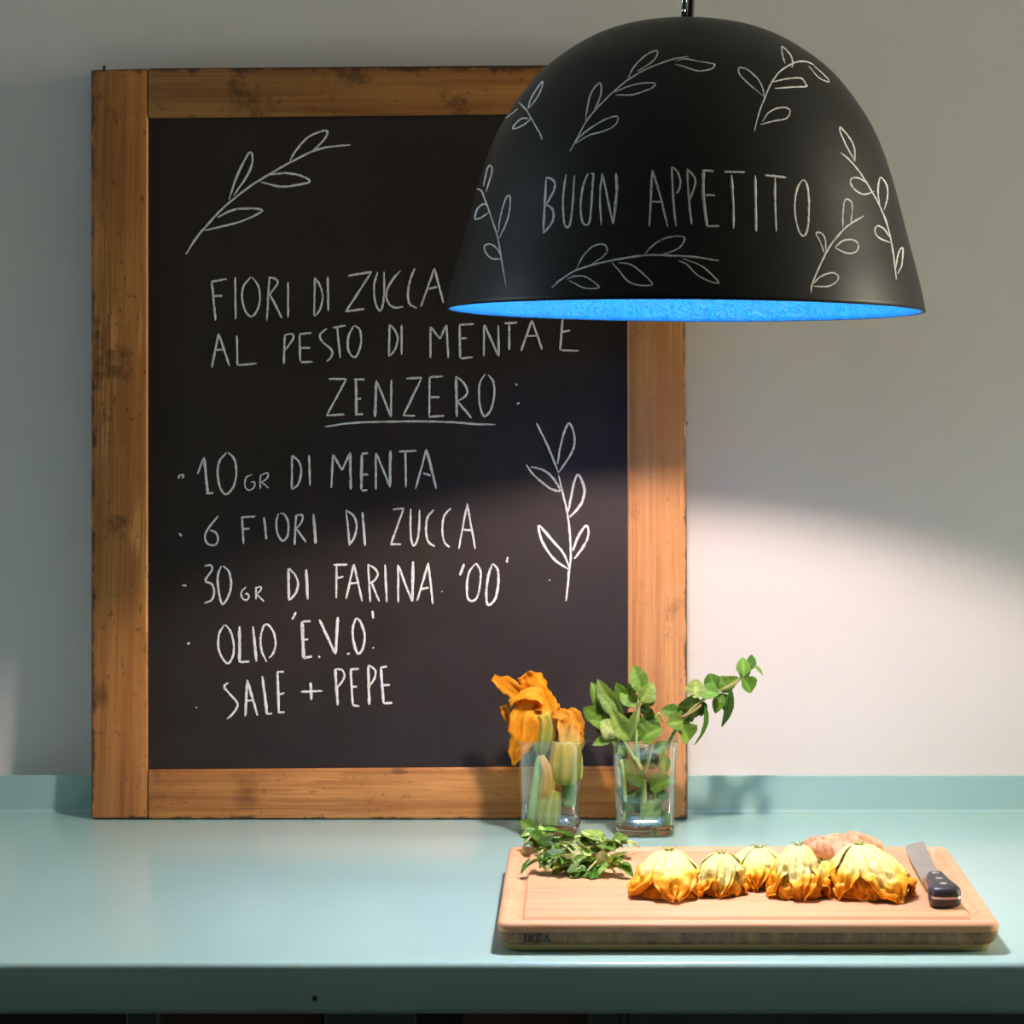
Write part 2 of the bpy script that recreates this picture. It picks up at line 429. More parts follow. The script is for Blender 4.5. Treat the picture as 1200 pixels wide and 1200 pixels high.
# worn dark strip along the bottom and outer edges
b = MB(); slab(b, [(170, 135), (738, 129), (738, 902), (170, 905)], -0.0045, -0.012)
panel = fix(b.build('board_panel', m_slate('chalkboard_black', (0.022, 0.0158, 0.0122), 0.47, tint=(1, 0.86, 0.80, 1)), cb, smooth=False))
b = MB(); pn = on_board(122, 81, -0.006)
b.tube([pn - UP * 0.01, pn + UP * 0.0042], 0.0016, 8); b.build('nail', m_plain('rusty_nail', (0.03, 0.022, 0.018), 0.6), cb)
b = MB(); pn = on_board(804, 496, -0.008); b.tube([pn - Vector((0.006, 0, 0)), pn + Vector((0.0015, 0, 0))], 0.0022, 8); b.build('nail', bpy.data.materials['rusty_nail'], cb)

# chalk strokes: every stroke is a smoothed line of pixels laid on the surface it was drawn on
def ribbon(mb, pts, w, project, rnd, jitter=0.22, ns=5):
    pp = crom([Vector((p[0], p[1], 0)) for p in pts], ns)
    L = []
    for i, p in enumerate(pp):
        d = pp[min(i + 1, len(pp) - 1)] - pp[max(i - 1, 0)]
        if d.length < 1e-6: d = Vector((1, 0, 0))
        d.normalize(); s_ = Vector((-d.y, d.x, 0))
        e = min(1.0, 0.55 + 1.6 * min(i, len(pp) - 1 - i) / max(1, len(pp) - 1) * 3)
        ww = w * e * (1 + jitter * (rnd.random() * 2 - 1)) / 2
        jx = s_ * (rnd.random() - 0.5) * 0.35
        a, c, b_ = project(*(p + jx + s_ * ww)[:2], 0.0002), project(*(p + jx)[:2], 0.0007), project(*(p + jx - s_ * ww)[:2], 0.0002)
        if a is None or b_ is None or c is None: L.append(None)
        else: L.append((a, c, b_))
    for u, v in zip(L, L[1:]):
        if u and v: mb.add([u[0], u[1], u[2], v[0], v[1], v[2]], [(0, 1, 4, 3), (1, 2, 5, 4)])

def strokes(name, lines, x0, y0, sc, parent, project, mat, seed):
    rnd = random.Random(seed); mb = MB()
    for ln in lines:
        w = 2.7
        if isinstance(ln, tuple): w, ln = ln
        if len(ln) == 1: ln = [(ln[0][0] - 1, ln[0][1] + .6), (ln[0][0] + 1, ln[0][1] - .6)]
        ribbon(mb, [(x0 + x * sc, y0 + y * sc) for x, y in ln], w * STROKE, project, rnd)
    return mb.build(name, mat, parent)
STROKE = 0.9
def words_of(lines):
    boxes = []
    for ln in lines:
        q = ln[1] if isinstance(ln, tuple) else ln
        xs = [p[0] for p in q]; boxes.append([min(xs), max(xs), [ln]])
    boxes.sort(key=lambda t: t[0]); out = []
    for bx in boxes:
        if out and bx[0] - out[-1][1] < 15.5: out[-1][1] = max(out[-1][1], bx[1]); out[-1][2] += bx[2]
        else: out.append(bx)
    return [(('chalk_dot' if o[1] - o[0] < 8 else 'chalk_word'), o[2]) for o in out]
def proj_panel(px, py, off): return on_board(px, py, -0.0045 + off)

C1 = (230, 300, .25); C2 = (370, 370, 320 / 1200); C3 = (195, 510, .275); C4 = (340, 510, .225)
C5 = (195, 640, 260 / 1200); C6 = (370, 630, .2); C7 = (210, 700, .225); C8 = (600, 480, .2); C0 = (90, 60, 350 / 1200)
def conv(c, lines):
    out = []
    for ln in lines:
        w = None
        if isinstance(ln, tuple): w, ln = ln
        q = [(c[0] + x * c[2], c[1] + y * c[2]) for x, y in ln]
        out.append((w, q) if w else q)
    return out
TEXT = [
 conv(C1, [[(72,118),(90,302)], [(70,120),(142,108)], [(80,188),(122,186)], [(182,100),(184,296)],
  [(256,98),(222,140),(214,190),(226,250),(256,284),(285,255),(298,200),(290,140),(262,100)],
  [(342,104),(330,302)], [(338,100),(372,108),(380,130),(340,185)], [(345,180),(402,292)], [(430,122),(430,288)],
  [(556,100),(552,284)], [(558,104),(580,140),(592,190),(580,250),(556,282)], [(616,98),(618,258)],
  [(712,92),(822,74)], [(822,74),(700,262)], [(700,260),(788,248)],
  [(850,76),(834,130),(834,190),(845,235),(860,256),(872,235),(880,180),(880,74)],
  [(958,68),(920,110),(890,170),(900,220),(930,242),(970,238)], [(1024,58),(1000,120),(992,180),(1000,225),(1034,244)],
  [(1116,58),(1052,238)], [(1116,58),(1158,220)], [(1086,154),(1130,144)]]),
 conv(C1, [[(104,364),(72,524)], [(104,364),(156,516)], [(92,440),(136,438)], [(190,372),(192,512)], [(192,512),(284,504)],
  [(414,370),(410,506)], [(414,370),(450,366),(452,390),(418,440)],
  [(484,368),(486,494)], [(484,366),(540,360)], [(486,432),(534,430)], [(490,498),(545,496)],
  [(612,340),(580,368),(590,400),(634,440),(634,470),(612,494)], [(640,336),(700,326)], [(660,334),(674,478)],
  [(740,326),(715,370),(710,430),(730,470),(752,466),(772,410),(768,350),(745,326)],
  [(906,320),(902,470)], [(908,322),(932,350),(944,390),(930,440),(904,470)], [(962,322),(962,462)]]) +
 conv(C2, [[(504,48),(504,186)], [(504,48),(546,102)], [(546,102),(574,40)], [(574,40),(582,186)],
  [(632,40),(634,186)], [(632,40),(696,36)], [(638,100),(664,98)], [(636,188),(692,182)],
  [(740,40),(738,178)], [(742,40),(802,176)], [(802,42),(804,178)], [(830,34),(886,30)], [(850,36),(850,150)],
  [(950,20),(902,155)], [(950,20),(994,148)], [(922,90),(974,88)],
  [(1084,14),(1074,152)], [(1084,14),(1130,8)], [(1080,72),(1118,64)], [(1080,152),(1156,154)]]),
 conv(C2, [[(56,278),(134,278)], [(134,278),(48,438)], [(46,438),(126,434)],
  (3.4, [(176,278),(178,434)]), [(168,280),(216,280)], [(180,366),(200,364)], [(172,434),(208,432)],
  (3.4, [(266,284),(260,444)]), [(268,288),(330,444)], [(332,280),(330,446)], [(398,276),(466,272)], [(466,272),(384,440)], [(382,438),(436,440)],
  [(500,272),(498,440)], [(500,270),(560,266)], [(504,358),(544,358)], [(496,444),(564,440)],
  (3.6, [(616,266),(620,444)]), [(616,266),(650,296),(666,330),(655,355),(622,376)], [(622,376),(684,450)],
  [(744,256),(720,300),(718,370),(728,420),(744,442),(770,410),(784,350),(780,290),(758,260)],
  [(882,302)], [(884,388),(896,382)], [(40,488),(150,472),(300,466),(450,464),(600,468),(700,476),(790,478)]]),
 conv(C3, [[(52,184),(56,172),(72,170),(68,184)], [(132,166),(160,94)], (3.4, [(160,94),(176,248)]), [(168,248),(200,246)],
  [(256,74),(226,110),(218,160),(228,220),(252,252),(285,220),(298,160),(288,100),(262,74)],
  (1.9, [(366,168),(340,180),(334,215),(350,234),(372,224),(376,202),(360,200)]),
  (1.9, [(400,170),(400,228)]), (1.9, [(400,172),(432,160),(428,184),(404,200)]), (1.9, [(404,198),(436,226)]),
  [(536,84),(534,230)], [(538,86),(566,116),(574,160),(560,210),(536,230)], [(608,84),(612,214)],
  [(710,82),(702,224)], [(710,82),(748,150)], [(748,150),(782,74)], (3.4, [(782,74),(786,232)]),
  (3.4, [(832,84),(830,232)]), [(832,80),(860,76)], [(836,168),(860,168)], [(832,236),(856,234)],
  [(892,76),(892,232)], [(894,76),(952,220)], (3.6, [(954,66),(952,222)]), [(990,70),(1066,66)], [(1018,70),(1020,222)],
  [(1108,60),(1062,228)], (3.2, [(1108,60),(1150,228)]), [(1094,162),(1126,172)]]),
 conv(C3, [[(54,418),(66,430)], [(220,344),(180,395),(164,430),(175,462),(205,468),(220,445),(210,415),(185,405)],
  [(322,350),(328,464)], [(318,350),(378,346)], [(326,400),(354,398)], [(416,350),(426,444)],
  [(478,334),(468,370),(474,420),(494,450),(515,430),(520,380),(505,340),(485,332)],
  [(552,340),(546,468)], [(548,344),(578,340),(576,370),(550,400)], [(552,396),(594,456)], (3.8, [(626,336),(636,462)])]) +
 conv(C4, [[(292,396),(310,574)], [(290,390),(330,420),(346,470),(335,530),(306,574)], (3.0, [(376,400),(390,576)]),
  [(534,388),(592,380)], [(592,380),(524,568)], [(522,568),(578,568)],
  [(628,382),(626,460),(630,540),(644,576),(664,540),(672,470),(674,388)],
  [(748,388),(715,430),(708,500),(720,555),(754,580)], [(838,380),(802,420),(792,490),(802,555),(830,584)],
  [(922,356),(878,592)], [(922,356),(964,592)], [(904,492),(944,496)]]),
 conv(C5, [[(86,212),(108,214)], [(206,106),(240,104),(246,130),(210,186),(245,205),(258,245),(245,290),(206,308)],
  [(296,108),(278,160),(282,240),(302,314),(335,270),(350,210),(338,140),(306,106)],
  (2.1, [(430,220),(405,250),(410,280),(432,292),(446,275),(436,256),(425,262)]),
  (2.1, [(484,222),(484,288)]), (2.1, [(482,226),(510,220),(508,240),(486,260)]), (2.1, [(486,258),(528,300)]),
  (3.4, [(660,120),(662,294)]), [(664,120),(698,160),(712,205),(695,260),(662,294)], (3.6, [(756,126),(764,288)])]) +
 conv(C6, [[(122,164),(120,354)], [(104,160),(186,158)], [(124,238),(162,228)], [(222,156),(178,358)], [(224,156),(272,374)], [(196,270),(256,264)],
  [(306,154),(320,378)], [(308,160),(345,180),(364,215),(345,250),(318,268)], [(326,262),(372,374)], [(406,158),(416,378)],
  [(482,158),(484,380)], [(482,160),(564,374)], (3.8, [(570,140),(566,374)]), [(660,148),(594,370)], [(660,148),(686,390)], [(612,302),(662,294)],
  (3.2, [(870,154),(844,222)]), [(934,154),(900,200),(886,270),(890,350),(915,372),(945,350),(962,280),(966,200),(945,158),(934,154)],
  (3.2, [(1035,154),(1012,220),(1000,310),(1002,380),(1022,392),(1055,350),(1070,260),(1066,190),(1040,152)]), [(1126,114),(1118,146)], (1.6, [(740,316)])]),
 conv(C7, [[(40,242),(56,238)], [(236,142),(208,190),(204,260),(222,312),(252,344),(278,310),(284,250),(268,180),(240,142)],
  (3.6, [(314,152),(314,338)]), [(314,338),(366,334)], (3.4, [(384,152),(402,334)]), [(456,336),(430,280),(424,210),(440,150),(462,144),(490,180),(502,240),(490,290),(468,316)],
  [(608,76),(588,116)], (4.2, [(640,126),(648,318)]), [(642,126),(684,124)], [(652,220),(672,218)], (3, [(648,316),(692,308)]), [(724,312),(734,308)],
  (3.4, [(730,116),(814,296)]), (3.6, [(826,102),(814,296)]), [(874,296),(888,292)],
  (3.2, [(920,108),(904,160),(906,220),(920,275),(936,294),(958,260),(966,200),(945,130),(922,106)]), (1.8, [(1010,262)]), (3, [(1006,70),(1010,110)])]),
 conv(C7, [(2, [(90,574)]), [(256,444),(234,465),(260,500),(300,545),(300,575),(275,610),(248,634)],
  (3.2, [(354,430),(344,620)]), (3.2, [(354,430),(408,616)]), [(346,540),(386,536)], (3.8, [(432,410),(452,560),(454,606)]), [(454,606),(484,606)],
  (3.2, [(512,388),(518,600)]), [(510,388),(546,388)], [(520,506),(548,498)], [(514,600),(550,598)], [(634,492),(746,488)], (3.4, [(684,444),(688,534)]),
  (3.6, [(812,374),(826,562)]), [(812,374),(850,380),(858,420),(820,476)], (3.2, [(892,374),(904,560)]), [(904,562),(938,568)], [(890,376),(936,372)], [(898,466),(926,466)],
  (3.6, [(984,356),(990,560)]), [(984,352),(1020,380),(1018,420),(992,460)], (3.4, [(1050,364),(1064,552)]), [(1048,366),(1082,360)], [(1058,458),(1098,456)], (3, [(1064,552),(1110,550)])]),
]
for i, ln in enumerate(TEXT):
    for k, (nm, wd) in enumerate(words_of(ln)):
        strokes(nm, wd, 0, 0, 1, panel, proj_panel, MAT_CHALK, 100 + i * 10 + k)
strokes('chalk_leaf_drawing', conv(C8, [[(272,380),(295,480),(325,610),(340,740),(344,860),(334,950),(325,1050),(316,1122)], [(144,80),(210,215),(272,370)],
  [(266,320),(285,210),(310,120),(336,80),(360,130),(366,200),(345,260),(300,330),(272,370)],
  [(84,322),(120,375),(180,430),(230,465),(282,476),(260,430),(220,380),(170,350),(110,335)],
  (3.2, [(330,598),(350,490),(372,400),(392,385),(418,440),(424,490),(400,560),(338,630)]), (3.2, [(356,828),(390,740),(434,680),(448,730),(420,800),(366,874)]),
  (3.2, [(334,938),(250,880),(185,790),(160,720),(162,682),(230,760),(300,840),(334,920)]), (1.5, [(220,1000)])]), 0, 0, 1, panel, proj_panel, MAT_CHALK, 31)
strokes('chalk_leaf_drawing', conv(C0, [[(438,816),(480,750),(540,680),(610,610),(700,540),(790,485),(860,445),(940,405),(1010,385),(1100,376)],
  [(612,596),(640,510),(690,410),(706,430),(690,490),(630,580)], [(514,720),(600,700),(670,680),(746,640),(680,632),(620,640),(565,668)],
  [(740,526),(820,544),(880,538),(936,524),(900,500),(840,490),(776,496)], [(856,442),(880,400),(930,345),(1000,318),(1000,345),(960,390),(930,410)]]), 0, 0, 1, panel, proj_panel, MAT_CHALK, 32)

# ------------------------------------------------------------------ pendant lamp
YL = 2.250
ctr = P(802.5, 365, YL)
pm = F / YL
lamp = thing('pendant_lamp', 'black dome pendant lamp with chalk leaf drawings and a glowing blue inside', 'lamp', ctr, (R(-1.95), R(0.5), 0))
LM = lamp.matrix_basis.copy()
RP = [(280,0),(275,24.6),(270,45),(263.5,69),(252.8,110),(244,143.4),(231.5,183),(216,218),(191,256),(162,287.5),(115,319),(70,335),(23,341.3),(10,342)]
pr = crom([Vector((r_ / pm, h / pm, 0)) for r_, h in RP], 5)
prof = [(p.x, p.y) for p in pr]
HT = prof[-1][1]
def lm(mb):                                     # lamp-local -> world
    mb.v = [LM @ v for v in mb.v]; return mb
b = MB(); b.lathe([(prof[0][0] - 0.0025, -0.0002)] + prof, (0, 0, 0), 128, cap0=False); 
dome_v = [v.copy() for v in b.v]; dome_f = list(b.f)
BVH = BVHTree.FromPolygons([LM @ v for v in dome_v], [f for f in dome_f])
dome = lm(b).build('dome_shade', m_slate('dome_black', (0.006, 0.006, 0.006), 0.40, 0.15, 0.3), lamp)
b = MB(); b.lathe([(prof[0][0] - 0.0025, -0.0002)] + [(max(0.004, r_ - 0.0032), max(0.0, h - 0.0035)) for r_, h in prof], (0, 0, 0), 128, cap0=False)
b.f = [f[::-1] for f in b.f]; lm(b).build('inner_lining', m_lining(), lamp)
ZB = 0.124
b = MB(); b.lathe([(0.0305 * math.sin(R(50) * (k + 0.001) / 12) / math.sin(R(50)), ZB - 0.010 * (math.cos(R(50) * k / 12) - math.cos(R(50))) / (1 - math.cos(R(50)))) for k in range(13)], (0, 0, 0), 40, cap1=False)
lm(b).build('bulb_face', m_emit('bulb_glow', BULB_COLOR, BULB_STRENGTH), lamp)
b = MB(); b.lathe([(0.0306, ZB), (0.0325, ZB + 0.001), (0.0330, ZB + 0.006), (0.0328, ZB + 0.014)], (0, 0, 0), 40, cap0=False, cap1=False)
lm(b).build('bulb', m_emit('bulb_body_glow', BULB_COLOR, BULB_BODY_STRENGTH), lamp)
b = MB(); b.lathe([(0.0328, ZB + 0.014), (0.0330, ZB + 0.0185), (0.0322, ZB + 0.0190), (0.0305, ZB + 0.0165)], (0, 0, 0), 40, cap0=False, cap1=False)
lm(b).build('fill_shield', MAT_STEEL, lamp)  # hidden ring added to block the upward emitter's direct light to the wall
b = MB(); b.lathe([(0.0305, ZB + 0.0165), (0.026, ZB + 0.0180), (0.020, ZB + 0.0200), (0.014, ZB + 0.0215)], (0, 0, 0), 40, cap0=False, cap1=False)
lm(b).build('lining_fill', m_emit('lining_fill_glow', BULB_COLOR, LINING_FILL_STRENGTH), lamp)  # hidden emitter added to brighten the upper lining for more blue bounce
b = MB(); b.lathe([(0.014, ZB + 0.0215), (0.013, ZB + 0.026), (0.013, ZB + 0.052)], (0, 0, 0), 32)
lm(b).build('bulb_cap', MAT_STEEL, lamp)
b = MB(); b.lathe([(0.015, ZB + 0.048), (0.019, ZB + 0.05), (0.019, ZB + 0.085), (0.012, HT - 0.006)], (0, 0, 0), 32)
lm(b).build('lamp_holder', m_plain('black_bakelite', (0.02, 0.02, 0.02), 0.35), lamp)
top = LM @ Vector((0, 0, HT))
b = MB(); b.tube([top + Vector((-0.0025, 0, -0.002)), top + Vector((-0.0025, 0, 0.055))], 0.0029, 14); b.build('chrome_stem', MAT_CHROME, lamp)
b = MB(); b.tube([top + Vector((-0.0032, -0.0040, 0.0095)), top + Vector((-0.0032, -0.0012, 0.0095))], 0.0016, 12); b.build('screw', MAT_CHROME, lamp)
b = MB(); b.tube(crom([top + Vector((0.0035, 0.001, -0.002)), top + Vector((0.0042, 0.001, 0.03)), top + Vector((0.001, 0.001, 0.08)), Vector((top.x, top.y, 2.2)), Vector((top.x, top.y, 2.67))], 8), 0.0032, 12)
b.build('cord', m_plain('black_cord', (0.015, 0.014, 0.013), 0.6), lamp)
b = MB(); b.lathe([(0.05, 2.6995), (0.05, 2.68), (0.03, 2.672), (0.006, 2.668)], (top.x, top.y, 0), 40); b.build('ceiling_canopy', bpy.data.materials['black_bakelite'], lamp)

def proj_dome(px, py, off):
    d = ray(px, py).normalized(); h = BVH.ray_cast(Vector((0, 0, ZC)), d)
    if h[0] is None: return None
    nn = h[1] if h[1].dot(d) < 0 else -h[1]
    return h[0] + nn * off
D1 = (620, 180, .15); D2 = (780, 180, 1 / 6); D3 = (540, 80, .225); D4 = (650, 40, 1 / 6); D5 = (850, 40, .125); D6 = (630, 260, 230 / 1200); D7 = (930, 130, 160 / 835)
strokes('chalk_word', conv(D1, [[(136,185),(112,620)], [(136,185),(180,200),(204,235),(190,300),(138,398)], [(138,398),(180,430),(194,480),(175,550),(112,622)],
  [(292,162),(275,270),(266,400),(275,530),(292,574),(318,560),(338,440),(358,170)],
  [(462,156),(425,250),(406,370),(408,480),(425,545),(460,556),(480,500),(492,350),(500,230),(504,165),(486,154)],
  [(572,152),(556,330),(566,560)], [(576,160),(656,552)], (3.6, [(680,154),(686,300),(660,552)])]), 0, 0, 1, dome, proj_dome, MAT_CHALK, 51)
strokes('chalk_word', conv(D1, [[(964,130),(940,570)], [(966,130),(1030,350),(1084,574)], [(960,376),(1034,378)]]) +
  conv(D2, [[(44,94),(56,350),(74,512)], [(44,94),(85,130),(104,200),(92,260),(74,280)], [(152,108),(164,330),(184,500)], [(154,108),(210,190),(175,310),(166,330)],
  (3.8, [(264,112),(266,300),(290,512)]), (3.4, [(256,120),(338,124)]), [(276,292),(346,294)], [(290,512),(376,510)], [(410,128),(558,132)], (3.2, [(462,150),(474,350),(476,528)]),
  (3.2, [(628,154),(632,350),(634,548)]), (3, [(698,152),(848,168)]), [(768,168),(768,350),(776,550)],
  [(962,184),(925,240),(908,330),(908,430),(930,530),(962,580),(992,545),(1004,450),(1004,300),(990,215),(966,182)]]), 0, 0, 1, dome, proj_dome, MAT_CHALK, 52)
for i, ln in enumerate([
 conv(D3, [[(302,176),(345,222),(400,318),(412,335),(424,374)], [(350,212),(370,150),(424,70),(420,110),(390,165),(352,210)], [(366,262),(320,262),(285,290),(272,316),(320,300),(366,266)], (1.5, [(236,260),(298,212)])]),
 conv(D3, [[(80,628),(105,635),(122,670),(150,750),(190,870),(212,990),(236,1134)], [(118,615),(140,520),(158,510),(162,545),(132,645)], [(146,720),(120,708),(90,730),(74,780),(100,782),(150,748)],
  [(196,855),(208,770),(235,680),(256,665),(258,720),(240,800),(202,884)], [(212,985),(195,945),(160,918),(128,922),(128,955),(160,990),(212,994)]]),
 conv(D4, [[(108,824),(150,750),(220,620),(300,520),(410,410),(520,320),(640,250),(760,200),(860,170),(942,158)], [(218,610),(235,500),(260,410),(316,344),(330,390),(318,450),(270,560)],
  [(145,770),(180,720),(270,650),(370,595),(440,580),(440,620),(400,660),(320,690),(240,712),(150,768)], [(515,312),(560,230),(640,150),(714,118),(720,150),(680,200),(582,262)],
  [(420,410),(500,375),(600,348),(700,345),(690,375),(620,405),(540,428),(430,428)], [(850,190),(920,175),(1020,195),(1116,210),(1116,235),(1080,252),(1010,260),(940,240),(850,212)]]),
 conv(D5, [[(270,914),(310,750),(370,590),(430,460),(500,360),(600,290),(690,258),(770,262),(830,290)], [(345,820),(400,740),(470,700),(550,688),(600,710),(600,750),(560,795),(450,815),(325,848)],
  [(350,580),(220,470),(140,390),(120,330),(150,315),(220,345),(310,430),(350,520),(358,590)], [(558,280),(535,200),(525,120),(560,140),(610,200),(630,270),(620,320)],
  [(445,450),(540,425),(640,412),(715,416),(752,470),(755,492),(620,498),(460,510)], (1.6, [(780,300),(870,405),(940,442),(975,445),(930,390),(830,300)])]),
 conv(D6, [(3.4, [(88,402),(140,356),(230,300),(330,266),(440,240),(560,218),(680,204),(800,206),(950,214),(1040,228),(1110,238)]), [(236,292),(280,210),(340,150),(400,138),(425,160),(415,200),(330,262)],
  [(180,350),(230,332),(290,335),(340,365),(378,400),(340,408),(280,402),(195,360)], [(450,244),(500,300),(550,360),(610,386),(700,386),(670,340),(600,280),(560,258),(495,250)],
  [(655,200),(700,150),(770,105),(840,90),(895,95),(890,130),(850,170),(765,198)], [(860,236),(910,260),(970,320),(1040,360),(1104,376),(1080,340),(1000,270),(890,226)]]),
 conv(D7, [[(286,254),(340,300),(400,370),(470,480),(530,590),(575,710),(605,850),(628,1030)], [(375,310),(320,210),(285,130),(285,100),(330,150),(368,220),(375,300)],
  [(445,440),(400,412),(360,410),(345,435),(370,480),(430,510),(490,492)], [(525,580),(515,490),(530,405),(570,460),(572,530),(552,606)],
  [(585,770),(550,720),(510,704),(496,735),(520,775),(590,806)], [(625,960),(635,890),(655,840),(668,850),(660,940),(635,998)]]),
 conv(D7, [(3, [(104,1116),(112,1060),(180,900),(240,800),(310,720),(370,675),(428,642)]), [(300,725),(300,630),(312,545),(350,555),(356,610),(346,690)], [(190,880),(160,800),(135,748),(170,750),(192,790),(196,870)],
  [(250,835),(300,795),(360,788),(395,820),(380,860),(330,872),(252,838)], [(115,1060),(170,1010),(240,990),(272,1015),(255,1050),(200,1074),(120,1072)]])]):
    strokes('chalk_leaf_drawing', [((x[0] * 0.75, x[1]) if isinstance(x, tuple) else (1.95, x)) for x in ln], 0, 0, 1, dome, proj_dome, MAT_CHALK, 60 + i)

# ------------------------------------------------------------------ cutting board
BX0, BX1, BY0, BY1, BT = -0.0825, 0.3690, 2.1385, 2.4660, 0.928
ZTOP = BT
board = thing('cutting_board', 'thick bamboo cutting board with a juice groove, holding flowers, ginger and knife', 'cutting board', ((BX0 + BX1) / 2, (BY0 + BY1) / 2, ZT))
def rrect(x0, x1, y0, y1, r, z, n=8):
    out = []
    for cx, cy, a0 in ((x1 - r, y0 + r, -90), (x1 - r, y1 - r, 0), (x0 + r, y1 - r, 90), (x0 + r, y0 + r, 180)):
        for k in range(n + 1):
            a = R(a0 + 90 * k / n); out.append(Vector((cx + r * math.cos(a), cy + r * math.sin(a), z)))
    return out
def br(ins, z, r=0.012): return rrect(BX0 + ins, BX1 - ins, BY0 + ins, BY1 - ins, max(0.002, r - ins * 0.5), z)
zt = ZTOP
b = MB()
b.loops([br(0.0006, zt - 0.0085), br(0.0, zt - 0.005), br(0.0006, zt - 0.0022), br(0.0022, zt - 0.0006), br(0.0042, zt), br(0.0120, zt), br(0.0126, zt - 0.0005), br(0.0142, zt - 0.0034), br(0.017, zt - 0.0044), br(0.0205, zt - 0.0042), br(0.0228, zt - 0.0032), br(0.0238, zt - 0.0004), br(0.0243, zt)], cap0=True, cap1=True)
BAM = [(0.3, (0.48, 0.215, 0.085)), (0.5, (0.60, 0.305, 0.135)), (0.75, (0.68, 0.375, 0.185))]
b.build('top_layer', m_wood('bamboo_top', 0, BAM, 1.2, 0, bump=0.12, rough=0.55), board, angle=60)
b = MB(); b.loops([br(0.0050, zt - 0.0205, 0.016), br(0.0036, zt - 0.0185, 0.014), br(0.0016, zt - 0.014), br(0.0006, zt - 0.0086)])
b.build('core_layer', m_wood('bamboo_core', 2, [(0.38, (0.06, 0.022, 0.006)), (0.55, (0.20, 0.088, 0.028)), (0.74, (0.40, 0.205, 0.075))], 1.6, 0, bump=0.1), board, angle=60)
b = MB(); b.loops([br(0.0115, ZT + 0.0003, 0.02), br(0.0090, ZT + 0.0008, 0.019), br(0.0072, ZT + 0.0026, 0.018), br(0.0050, zt - 0.0206, 0.016)])
b.build('bottom_layer', m_wood('bamboo_base', 0, [(0.3, (0.36, 0.23, 0.08)), (0.7, (0.50, 0.34, 0.13))], 1.2, 0, bump=0.1), board, angle=60)
# burnt maker's mark on the front edge: four slab-serif capitals
def seg_box(mb, p, q, w):
    p, q = Vector(p), Vector(q); d = (q - p).normalized(); s_ = Vector((-d.y, d.x)) * w / 2
    mb.append([p - s_, q - s_, q + s_, p + s_])
quads = []
def letter(ch, x):
    H = 1.0; w = 0.26
    T = {'I': [((.22,0),(.22,1),.30), ((0,.07),(.44,.07),.14), ((0,.93),(.44,.93),.14)],
         'K': [((.2,0),(.2,1),.28), ((0,.07),(.4,.07),.14), ((0,.93),(.4,.93),.14), ((.28,.45),(.78,.95),.22), ((.3,.55),(.82,.04),.26), ((.58,.07),(.98,.07),.14), ((.58,.93),(.95,.93),.14)],
         'E': [((.2,0),(.2,1),.28), ((0,.07),(.8,.07),.14), ((0,.93),(.8,.93),.14), ((.2,.5),(.6,.5),.14), ((.75,.0),(.75,.28),.1), ((.75,.72),(.75,1),.1)],
         'A': [((.14,0),(.46,1),.2), ((.46,1),(.82,0),.28), ((.2,.32),(.7,.32),.14), ((-.02,.07),(.3,.07),.14), ((.62,.07),(1.02,.07),.14)]}[ch]
    for a_, b_, w_ in T: seg_box(quads, (x + a_[0], a_[1]), (x + b_[0], b_[1]), w_)
xx = 0
for ch, adv in (('I', .56), ('K', 1.08), ('E', .94), ('A', 1.0)): letter(ch, xx); xx += adv
b = MB(); lx0 = (613.5 - CX) / 1309; lw = 32.0 / 1309 / xx; lz0 = ZTOP - 0.0178; lh = 0.0072
for q in quads:
    vs = [Vector((lx0 + p.x * lw, 0, lz0 + p.y * lh)) for p in q]
    for v in vs:
        t_ = (ZTOP - 0.0086 - v.z) / 0.0054
        ins = 0.0006 + (0.0008 * min(1, t_)) + (0.0021 * max(0, (ZTOP - 0.014 - v.z) / 0.006))
        v.y = BY0 + ins - 0.0008
    b.add(vs, [(0, 1, 2, 3)])
fix(b.build('printed_mark', m_plain('burnt_print', (0.012, 0.010, 0.008), 0.7), board, smooth=False))

# ------------------------------------------------------------------ knife
zk = ZTOP + 0.0102
knife = thing('kitchen_knife', 'kitchen knife with a black riveted handle lying flat on the cutting board', 'knife', (0.3285, 2.28, ZTOP))
edge = [(0.3150, 2.2590), (0.3150, 2.276), (0.3158, 2.310), (0.3165, 2.350), (0.3172, 2.385), (0.3195, 2.408), (0.3232, 2.421), (0.3290, 2.4275), (0.3405, 2.432)]
spine = [(0.3345, 2.2590), (0.3350, 2.276), (0.3362, 2.310), (0.3375, 2.350), (0.3388, 2.385), (0.3396, 2.408), (0.3400, 2.421), (0.3403, 2.4275), (0.3407, 2.432)]
E_ = crom([Vector((x, y, 0)) for x, y in edge], 4); Sp = crom([Vector((x, y, 0)) for x, y in spine], 4)
b = MB(); rows = []
for e, s_ in zip(E_, Sp):
    w = s_ - e
    rows.append([Vector((e.x, e.y, zk)), Vector((e.x + w.x * .22, e.y + w.y * .22, zk + 0.0006)), Vector((s_.x, s_.y, zk + 0.0011)), Vector((s_.x, s_.y, zk - 0.0011)), Vector((e.x + w.x * .22, e.y + w.y * .22, zk - 0.0006))])
b.loops(rows); fix(b.build('blade', MAT_STEEL, knife, angle=30))
def hshape(t):           # handle outline: half width and centre along the grip
    x = [0.3185, 0.3180, 0.3168, 0.3155, 0.3140, 0.3132, 0.3145, 0.3180]
    y = [2.2620, 2.2540, 2.2440, 2.2300, 2.2120, 2.1990, 2.1915, 2.1880]
    return x, y
